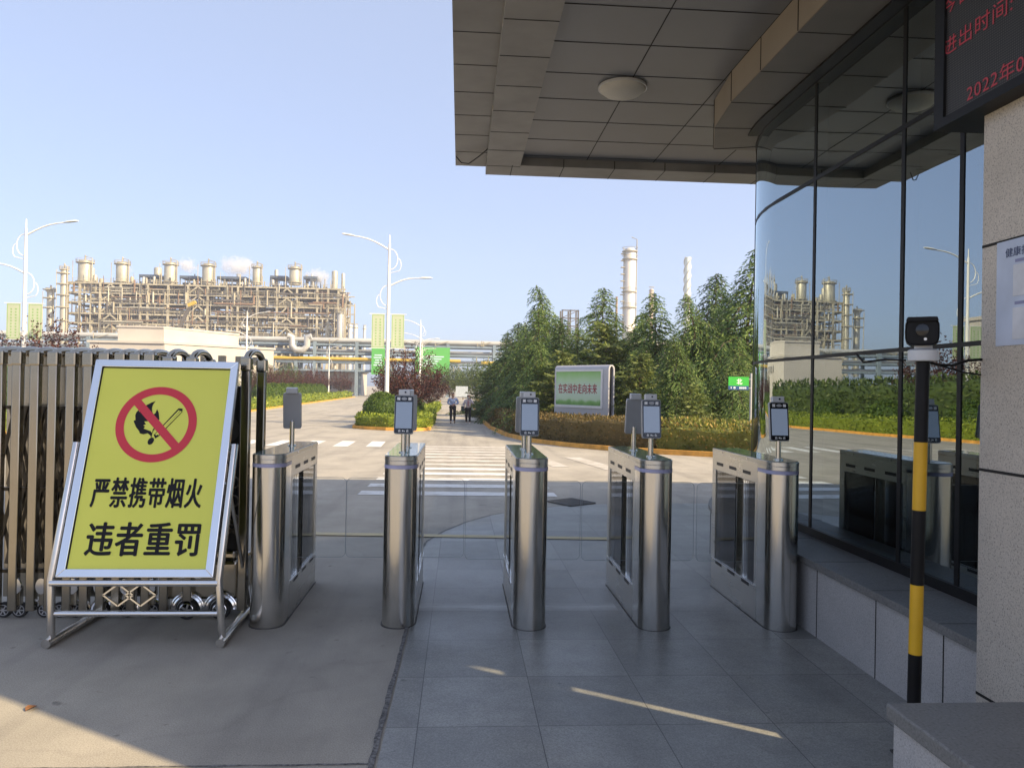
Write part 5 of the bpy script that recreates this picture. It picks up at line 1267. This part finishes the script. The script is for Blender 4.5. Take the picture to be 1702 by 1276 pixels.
# open steel stair tower behind the cedars
st_ = thing('stair_tower', 'grey open steel tower showing between two cedar tops', 'steel tower', (atY(948, 515, 210).x, 210, zg(210)))
b = MB(); Hh = atY(948, 515, 210).z-zg(210)
for x in (-2.2, 0, 2.2):
    for y in (0, 4): b.box(x-.2, y-.2, 0, x+.2, y+.2, Hh)
for k in range(11): z = Hh*(k+1)/11; b.box(-2.4, -.2, z-.3, 2.4, .2, z); b.bar((-2.2, 0, z-Hh/11), (2.2, 0, z-.2), .2, .2)
b.build('steel_frame', M['frame_dark'], st_)
# silver tank group right of the frame
for k, (px, wpx, yt, lab) in enumerate(((582, 7, 538, 'left pale silo beside the refinery frame'), (591, 7, 539, 'right pale silo beside the refinery frame'), (606, 4.5, 541, 'thin white stack standing apart right of the two silos'))):
    tower('silo', lab, 'silo', px, 240+k*3, wpx, yt, M['silver2'], (yt+6,), False)
# crane boom in front of the refinery
cr = thing('crane', 'dark yellow crane boom slanting in front of the refinery frame', 'crane', (atY(296, 560, 215).x, 215, zg(215)))
q0, q1 = atY(294, 552, 215), atY(318, 505, 215); o_ = Vector(cr.location)
b = MB(); b.bar(q0-o_, q1-o_, .75, .75); b.bar(q0-o_-(q1-q0)*.35, q0-o_, 1.0, 1.0); b.build('boom', M['frame_dark'], cr)
b = MB(); b.bar(q1-o_+Vector((-.8, 0, -.5)), q1-o_+Vector((1.2, 0, .5)), .9, .9); b.build('boom_head', M['pipe_yellow'], cr)
b = MB(); b.box(-5, -1.5, .9, 2, 1.5, 2.4); b.box(-.5, -1.4, 2.4, 1.6, 1.4, 4.2)
for x in (-4, -2.5, 0, 1.4): b.tube([(x, -1.6, .6), (x, 1.6, .6)], .6, 12)
b.build('carrier', M['pipe_yellow'], cr)

# pipe rack across the road
pk = thing('pipe_rack', 'long blue grey pipe bridge crossing the road under silver and yellow pipes', 'pipe rack', (-40, 150, zg(150)))
z9 = 9.75-zg(150); lv = [z9-.35, z9-2.0, z9-3.7, z9-5.3]
b = MB(); X0, X1 = -52, 56
posts = [-48, -39, -30, -21.5, -13, -4.5, 8.5, 12.0, 20.0, 26.5, 37.5, 46.5, 55]
for x in posts:
    for y in (0, 5): b.box(x-.28, y-.28, 0, x+.28, y+.28, z9)
build_each(b, 'post', M['rack_blue'], pk)
b = MB()
for z in lv:
    for y in (0, 5): b.box(X0, y-.2, z-.35, X1, y+.2, z)
for x in posts:
    for z in lv[:3]: b.box(x-.2, .21, z-.3, x+.2, 4.79, z-.05)
b.build('beam', M['rack_blue'], pk)
b = MB()
for y, z, r in ((1, z9+.35, .5), (2.4, z9+.2, .35), (3.6, z9+.4, .55), (1.4, lv[1]+.35, .3), (3, lv[1]+.4, .4), (1.2, lv[2]+.3, .25)): b.tube([(X0, y, z), (X1, y, z)], r, 10)
for a, c in ((487, 512),):
    xa, xc = atY(a, 575, 150).x+40, atY(c, 575, 150).x+40; pts = [(xa-.8, -.9, z9+.9), (xa, -.9, z9+.7), (xa, -.9, z9-.9), (xa+.7, -.9, z9-1.7), (xc-.7, -.9, z9-1.7), (xc, -.9, z9-.9), (xc, -.9, z9+.7), (xc+.8, -.9, z9+.9)]; b.tube(pts, .62, 12)
build_each(b, 'pipe', M['silver2'], pk, 40)
b = MB()
for x0, x1, z in ((-6, 40, lv[2]+.45), (-10, -1, lv[2]-.6), (44, 56, lv[2]+.2)): b.tube([(x0, -.3, z), (x1, -.3, z)], .33, 10)
build_each(b, 'yellow_pipe', M['pipe_yellow'], pk, 40)
b = MB()
for k in range(60):
    x = rng.uniform(X0, X1); z = rng.choice(lv); b.tube([(x, -.35, z), (x, -.35, z+rng.uniform(.5, 1.6))], .08, 5); b.bar((x, .3, z+.1), (x+rng.uniform(.5, 3), .3, z+.9), .1, .1)
b.build('fitting', M['frame_beige'], pk, kind='stuff')
for a, c, y0, y1, lab in ((617, 640, 574, 622, 'bright green hoarding on the pipe bridge left of the plum tree'), (690, 748, 578, 622, 'wide bright green hoarding on the pipe bridge right of the plum tree')):
    p0, p1 = atY(a, y1, 149), atY(c, y0, 149); hh = thing('hoarding', lab, 'hoarding', ((p0.x+p1.x)/2, 149, p0.z), 0)
    wd = p1.x-p0.x; ht = p1.z-p0.z; b = MB(); b.box(-wd/2, -.08, 0, wd/2, .08, ht); b.build('panel', M['hoarding'], hh)
    b = MB()
    for k in range(5): b.box(wd*(-.34+.06*(k % 3)), -.10, ht*(.30+.085*k), wd*(.05+.07*k if wd > 4 else .3), -.082, ht*(.34+.085*k))
    b.build('lettering', pm('pale_print', (.55, .66, .75), .6), hh)
# white works building, with its stepped roof
wb = thing('works_building', 'pale two part works building below the refinery, behind the gate', 'building', (-38, 110, zg(110)))
zt1 = 8.95-zg(110); zt2 = 7.0-zg(110)
b = MB(); b.prism([(-9.4, 0), (-3.2, 0), (3.3, 13), (-3.1, 14)], 0, zt1); b.build('upper_wall', M['cream'], wb)
b = MB(); b.prism([(-12.6, -1.2), (-2.6, -1.25), (9.2, 11), (-.8, 12)], 0, zt2-.3); b.build('wall', M['cream'], wb)
b = MB(); b.prism([(-12.9, -1.4), (-2.6, -1.45), (9.5, 11), (-.8, 12.2)], zt2-.298, zt2); b.prism([(-9.55, -.15), (-3.2, -.15), (3.45, 13), (-3.1, 14.2)], zt1+.002, zt1+.25); b.build('roof', M['cream'], wb)
b = MB()
for k in range(5):
    q = Vector((-2.6, -1.25, 0)).lerp(Vector((9.2, 11, 0)), .18+.16*k); b.cbox((q.x+.03, q.y-.03, zt2-2.0), .9, .9, .9)
build_each(b, 'window', M['room_dark'], wb)
w2 = thing('works_building', 'plain white block standing far left, visible only as a reflection in the glass', 'building', (-81, 95, zg(95)))
b = MB(); b.box(-12, 0, 0, 12, 14, 13); b.build('wall', M['cream'], w2)
b = MB()
for k in range(5):
    for z in (3, 7): b.box(-9+4.2*k, -.05, z, -7.6+4.2*k, .2, z+1.5)
build_each(b, 'window', M['room_dark'], w2)
b = MB(); b.box(-12.3, -.3, 13.002, 12.3, 14.3, 13.5); b.build('roof', M['cream'], w2)
w3 = thing('works_building', 'low white building glimpsed through the cedars by the glass front', 'building', (24, 70, zg(70)))
b = MB(); b.box(-9, 0, 0, 9, 8, 6.2); b.build('wall', M['cream'], w3); b = MB(); b.box(-9.3, -.3, 6.202, 9.3, 8.3, 6.6); b.build('roof', M['cream'], w3)
w4 = thing('works_building', 'low cream hall under the pipe bridge left of the road', 'building', (-27, 158, zg(158)))
b = MB(); b.box(-7, 0, 0, 7, 9, 4.6); b.build('wall', M['cream'], w4); b = MB(); b.box(-7.3, -.3, 4.602, 7.3, 9.3, 5.0); b.build('roof', M['frame_dark'], w4)
b = MB()
for x in (-4, 0, 4): b.box(x-1, -.05, 1.2, x+1, .1, 2.8)
build_each(b, 'window', M['room_dark'], w4)
# steam
def steam(px0, px1, yc, ht, dens, seed, label):
    a, c = atY(px0, yc, 268), atY(px1, yc, 268); L_ = c.x-a.x; hz_ = ht*268/1280
    m = bpy.data.materials.new('steam_vapour'); m.use_nodes = True; t = m.node_tree; t.nodes.remove(t.nodes['Principled BSDF']); out = t.nodes['Material Output']
    v = N(t, 'ShaderNodeVolumePrincipled'); v.inputs['Color'].default_value = (.97, .97, .97, 1); v.inputs['Anisotropy'].default_value = .2
    tc = N(t, 'ShaderNodeTexCoord'); ln = N(t, 'ShaderNodeVectorMath', operation='LENGTH'); t.links.new(tc.outputs['Object'], ln.inputs[0])
    mp = N(t, 'ShaderNodeMapping'); mp.inputs['Location'].default_value = (seed, 0, 0); mp.inputs['Scale'].default_value = (1.6, 1, 1.0); t.links.new(tc.outputs['Object'], mp.inputs[0])
    n = noise_n(t, mp.outputs[0], 2.6, 6, .65)
    d = mathn(t, 'MULTIPLY', mathn(t, 'SUBTRACT', mathn(t, 'ADD', mathn(t, 'MULTIPLY', n, 1.9), -.30), ln.outputs['Value'], True), dens*.62); t.links.new(d, v.inputs['Density']); t.links.new(v.outputs[0], out.inputs['Volume'])
    b = MB(); b.lathe([(math.sin(PI*k/8)+.001, -math.cos(PI*k/8)) for k in range(9)], seg=14); o = b.build('steam', m, kind='stuff', label=label)
    o.location = (a+c)/2; o.scale = (L_/2, hz_*.6, hz_/2); return o
steam(288, 334, 442, 40, 1.6, 1, 'white steam drifting left of the fourth drum')
steam(348, 446, 444, 52, 1.4, 4, 'white steam plume between fourth and fifth drum')
steam(494, 562, 461, 42, 1.6, 8, 'white steam plume right of the last drum')
steam(188, 226, 445, 38, 1.2, 12, 'thin steam round the second drum')

# ------------------------------------------------------------------ people
def skin(name, nodes, edges, m, parent, root, sub=1):
    keys = list(nodes); me = bpy.data.meshes.new('tmp'); me.from_pydata([nodes[k][0] for k in keys], [(keys.index(a), keys.index(b)) for a, b in edges], [])
    o = bpy.data.objects.new('tmp', me); COL.objects.link(o); o.modifiers.new('skin', 'SKIN'); sv = me.skin_vertices[0].data
    for i, k in enumerate(keys):
        r = nodes[k][1]; sv[i].radius = (r, r) if not isinstance(r, tuple) else r
        sv[i].use_root = (k == root)
    s_ = o.modifiers.new('sub', 'SUBSURF'); s_.levels = sub; s_.render_levels = sub
    dg = bpy.context.evaluated_depsgraph_get(); dg.update(); nm = bpy.data.meshes.new_from_object(o.evaluated_get(dg)); bpy.data.objects.remove(o); bpy.data.meshes.remove(me)
    nm.name = name; nm.materials.clear(); nm.materials.append(m); nm.shade_smooth(); r_ = bpy.data.objects.new(name, nm); COL.objects.link(r_); r_.parent = parent; return r_
M['skin'] = pm('skin', (.50, .30, .21), .5, 0, .06, 8); M['hair'] = flat('black_hair', (.012, .011, .010), .6)
def person(label, x, y, rz, shirt, trousers, shoe, L_arm, R_arm, stride, H_=1.70, jacket=None, mask=False, wide=1.0, bag=False):
    """faces -y; arms are (elbow, wrist) positions for the viewer's left (R) and right (L) arm"""
    t = thing('person', label, 'person', (x, y, zg(y)), rz); s_ = H_/1.70; V = lambda a, b_, c: Vector((a*s_*(wide if abs(a) > .05 else 1), b_*s_, c*s_))
    rs, ls = V(-.195, .01, 1.385), V(.195, .01, 1.385)
    lf_, rf_ = stride
    B = {'pelvis': (V(0, 0, .93), .10*s_), 'belly': (V(0, -.01, 1.08), (.13*s_, .10*s_)), 'chest': (V(0, 0, 1.27), (.135*s_, .10*s_)), 'neck0': (V(0, 0, 1.42), .06*s_), 'neck': (V(0, -.005, 1.47), .05*s_), 'jaw': (V(0, -.02, 1.545), (.062*s_, .07*s_)), 'head': (V(0, -.01, 1.60), (.073*s_, .088*s_)), 'top': (V(0, .0, 1.66), (.06*s_, .072*s_)),
         'rs': (rs, .055*s_), 'ls': (ls, .055*s_), 're': (V(*R_arm[0]), .040*s_), 'rw': (V(*R_arm[1]), .028*s_), 'le': (V(*L_arm[0]), .040*s_), 'lw': (V(*L_arm[1]), .028*s_)}
    E_ = [('pelvis', 'belly'), ('belly', 'chest'), ('chest', 'neck0'), ('neck0', 'neck'), ('neck', 'jaw'), ('jaw', 'head'), ('head', 'top'), ('chest', 'rs'), ('chest', 'ls'), ('rs', 're'), ('re', 'rw'), ('ls', 'le'), ('le', 'lw')]
    for k, sg_, ft in (('r', -1, rf_), ('l', 1, lf_)):
        B[k+'h'] = (V(sg_*.095, 0, .88), .085*s_); B[k+'k'] = (V(sg_*.10, ft*.45-.03, .49), .058*s_); B[k+'a'] = (V(sg_*.11, ft, .09), .040*s_); B[k+'t'] = (V(sg_*.12, ft-.14, .04), .035*s_)
        E_ += [('pelvis', k+'h'), (k+'h', k+'k'), (k+'k', k+'a'), (k+'a', k+'t')]
    for k, arm in (('r', R_arm), ('l', L_arm)):      # palm, four fingers and a thumb
        e_, w__ = B[k+'e'][0], B[k+'w'][0]; d = (w__-e_).normalized(); pm_ = w__+d*.05*s_; B[k+'p'] = (pm_, (.036*s_, .02*s_)); E_.append((k+'w', k+'p'))
        sd = d.cross(Vector((0, 1, 0))); sd = sd.normalized() if sd.length > .1 else Vector((1, 0, 0)); cl_ = d.cross(sd).normalized()
        for q, (o_, ln) in enumerate(((-.027, .062), (-.009, .075), (.009, .070), (.027, .055))):
            a_ = pm_+d*.035*s_+sd*o_*s_; b__ = a_+(d*.8+cl_*.5)*ln*s_
            B[f'{k}f{q}'] = (a_, .010*s_); B[f'{k}g{q}'] = (b__, .008*s_); E_ += [(k+'p', f'{k}f{q}'), (f'{k}f{q}', f'{k}g{q}')]
        B[k+'th'] = (pm_-sd*.045*s_+d*.01*s_, .011*s_); B[k+'ti'] = (pm_-sd*.058*s_+d*.05*s_, .009*s_); E_ += [(k+'p', k+'th'), (k+'th', k+'ti')]
    skin('body', B, E_, M['skin'], t, 'pelvis')
    g_ = lambda k, dr: (B[k][0], (B[k][1][0]+dr, B[k][1][1]+dr) if isinstance(B[k][1], tuple) else B[k][1]+dr)
    top = {k: g_(k, .028*s_) for k in ('pelvis', 'belly', 'chest', 'rs', 'ls', 're', 'le')}; top['neck0'] = (B['neck0'][0]-Vector((0, 0, .01)), .075*s_)
    top['rw'] = (B['re'][0].lerp(B['rw'][0], .93), .042*s_); top['lw'] = (B['le'][0].lerp(B['lw'][0], .93), .042*s_); top['pelvis'] = (V(0, 0, .90), (.165*s_, .125*s_))
    skin('shirt' if not jacket else 'jacket', top, [e for e in E_ if e[0] in top and e[1] in top], shirt, t, 'chest')
    tr = {k: g_(k, .026*s_) for k in ('rh', 'lh', 'rk', 'lk')}; tr['pelvis'] = (B['pelvis'][0], .13*s_)
    for k in 'rl': tr[k+'a'] = (B[k+'a'][0]+Vector((0, 0, .02*s_)), .062*s_)
    skin('trousers', tr, [('pelvis', 'rh'), ('pelvis', 'lh'), ('rh', 'rk'), ('lh', 'lk'), ('rk', 'ra'), ('lk', 'la')], trousers, t, 'pelvis')
    for k in 'rl':
        sh_ = {'a': (B[k+'a'][0]+Vector((0, .03*s_, -.045*s_)), .046*s_), 'm': (B[k+'t'][0]+Vector((0, .05*s_, .0)), .043*s_), 't': (B[k+'t'][0]+Vector((0, -.03*s_, -.004)), .036*s_)}
        skin('shoe', sh_, [('a', 'm'), ('m', 't')], shoe, t, 'a')
    hr = {'a': (V(0, .03, 1.605), (.080*s_, .085*s_)), 'b': (V(0, .012, 1.675), (.076*s_, .086*s_)), 'c': (V(0, .05, 1.55 if not mask else 1.50), (.070*s_, .05*s_))}
    skin('hair', hr, [('a', 'b'), ('a', 'c')], M['hair'], t, 'a')
    fz = 1.60*s_; b = MB()
    for ex_ in (-.03, .03): b.lathe([(.011*s_, 0), (.009*s_, .005)], seg=8, tf=Matrix.Rotation(PI/2, 4, 'X'), c=(ex_*s_, -.092*s_, fz))
    b.build('eye', M['hair'], t)
    b = MB(); b.prism([(-.013*s_, 0), (.013*s_, 0), (.005*s_, .042*s_), (-.005*s_, .042*s_)], 0, .022*s_, Matrix.Translation((0, -.085*s_, fz-.045*s_)) @ Matrix.Rotation(PI/2, 4, 'X'))
    for ex_ in (-1, 1): b.lathe([(.022*s_, -.006), (.026*s_, 0), (.018*s_, .008)], seg=10, tf=Matrix.Rotation(PI/2, 4, 'Y'), c=(ex_*.078*s_, .0, fz-.01*s_))
    b.build('nose', M['skin'], t, 40)
    if mask:
        b = MB(); vs = []
        for j in range(4):
            for i in range(7):
                a = RAD(-70+140*i/6); vs.append((.080*s_*math.sin(a), -.012*s_-.088*s_*math.cos(a), fz-.025*s_-.085*s_*j/3))
        b.add(vs, [(j*7+i, j*7+i+7, j*7+i+8, j*7+i+1) for j in range(3) for i in range(6)]); b.build('face_mask', M['white_plastic'], t, 60)
    else:
        b = MB(); b.box(-.025*s_, -.094*s_, fz-.075*s_, .025*s_, -.085*s_, fz-.066*s_); b.build('mouth', flat('lips', (.35, .13, .11), .5), t)
    return t, V, s_
man, V_, s_ = person('man in a light blue shirt and dark trousers, walking with hands at his waist', -.40, 43.8, .12, pm('blue_shirt', (.30, .38, .58), .8, 0, .15, 9), pm('navy_trousers', (.016, .017, .026), .8), flat('black_shoe', (.012, .012, .012), .4),
       ((.29, -.02, 1.13), (.06, -.21, 1.06)), ((-.27, .0, 1.12), (-.06, -.20, 1.02)), (.10, -.16), 1.72, wide=1.05)
wm, V_, s_ = person('woman in an open white jacket over a striped top, hand raised to her head, walking', .47, 43.2, -.1, pm('white_jacket', (.66, .58, .60), .8, 0, .12, 9), pm('black_trousers', (.014, .013, .016), .8), flat('white_shoe', (.7, .7, .7), .5),
       ((.30, -.03, 1.18), (.10, -.08, 1.52)), ((-.29, .02, 1.12), (-.22, -.16, .98)), (-.14, .10), 1.60, jacket=True, mask=True)
b = MB(); vs = [(-.06*s_, -.150, 1.0), (.07*s_, -.150, 1.0), (.06*s_, -.135, 1.30), (-.05*s_, -.135, 1.30), (-.06*s_, -.10, 1.0), (.07*s_, -.10, 1.0), (.06*s_, -.08, 1.30), (-.05*s_, -.08, 1.30)]
b.add(vs, [(0, 1, 2, 3), (7, 6, 5, 4), (0, 4, 5, 1), (1, 5, 6, 2), (2, 6, 7, 3), (3, 7, 4, 0)])
m, t, p = newmat('striped_top'); wv_ = N(t, 'ShaderNodeTexWave'); wv_.inputs['Scale'].default_value = 14; wv_.bands_direction = 'X'; t.links.new(coords(t), wv_.inputs[0])
t.links.new(ramp(t, wv_.outputs['Fac'], [(.4, (.35, .05, .06)), (.6, (.6, .5, .5))]), p.inputs['Base Color']); b.build('striped_top', m, wm, None, .02)
hb = thing('shoulder_bag', 'dark green bag hanging at the arm of the woman in the white jacket', 'bag', (.47-.30, 43.13, zg(43)+.72))
b = MB(); b.box(-.10, -.05, 0, .12, .05, .26); b.build('bag_body', pm('dark_bag', (.03, .06, .06), .7), hb, None, .03)
b = MB(); b.tube([(-.07, 0, .25), (-.04, 0, .36), (.02, .02, .40), (.07, 0, .36), (.09, 0, .25)], .010, 6); b.build('strap', M['black'], hb, 40)

# ------------------------------------------------------------------ haze
m = bpy.data.materials.new('haze_air'); m.use_nodes = True; t = m.node_tree; t.nodes.remove(t.nodes['Principled BSDF'])
v = N(t, 'ShaderNodeVolumePrincipled'); v.inputs['Color'].default_value = (.86, .90, 1.0, 1); v.inputs['Density'].default_value = .0006; v.inputs['Anisotropy'].default_value = .3
t.links.new(v.outputs[0], t.nodes['Material Output'].inputs['Volume'])
MB().box(-230, -25, -1.7, 150, 310, 52).build('haze', m, kind='stuff')
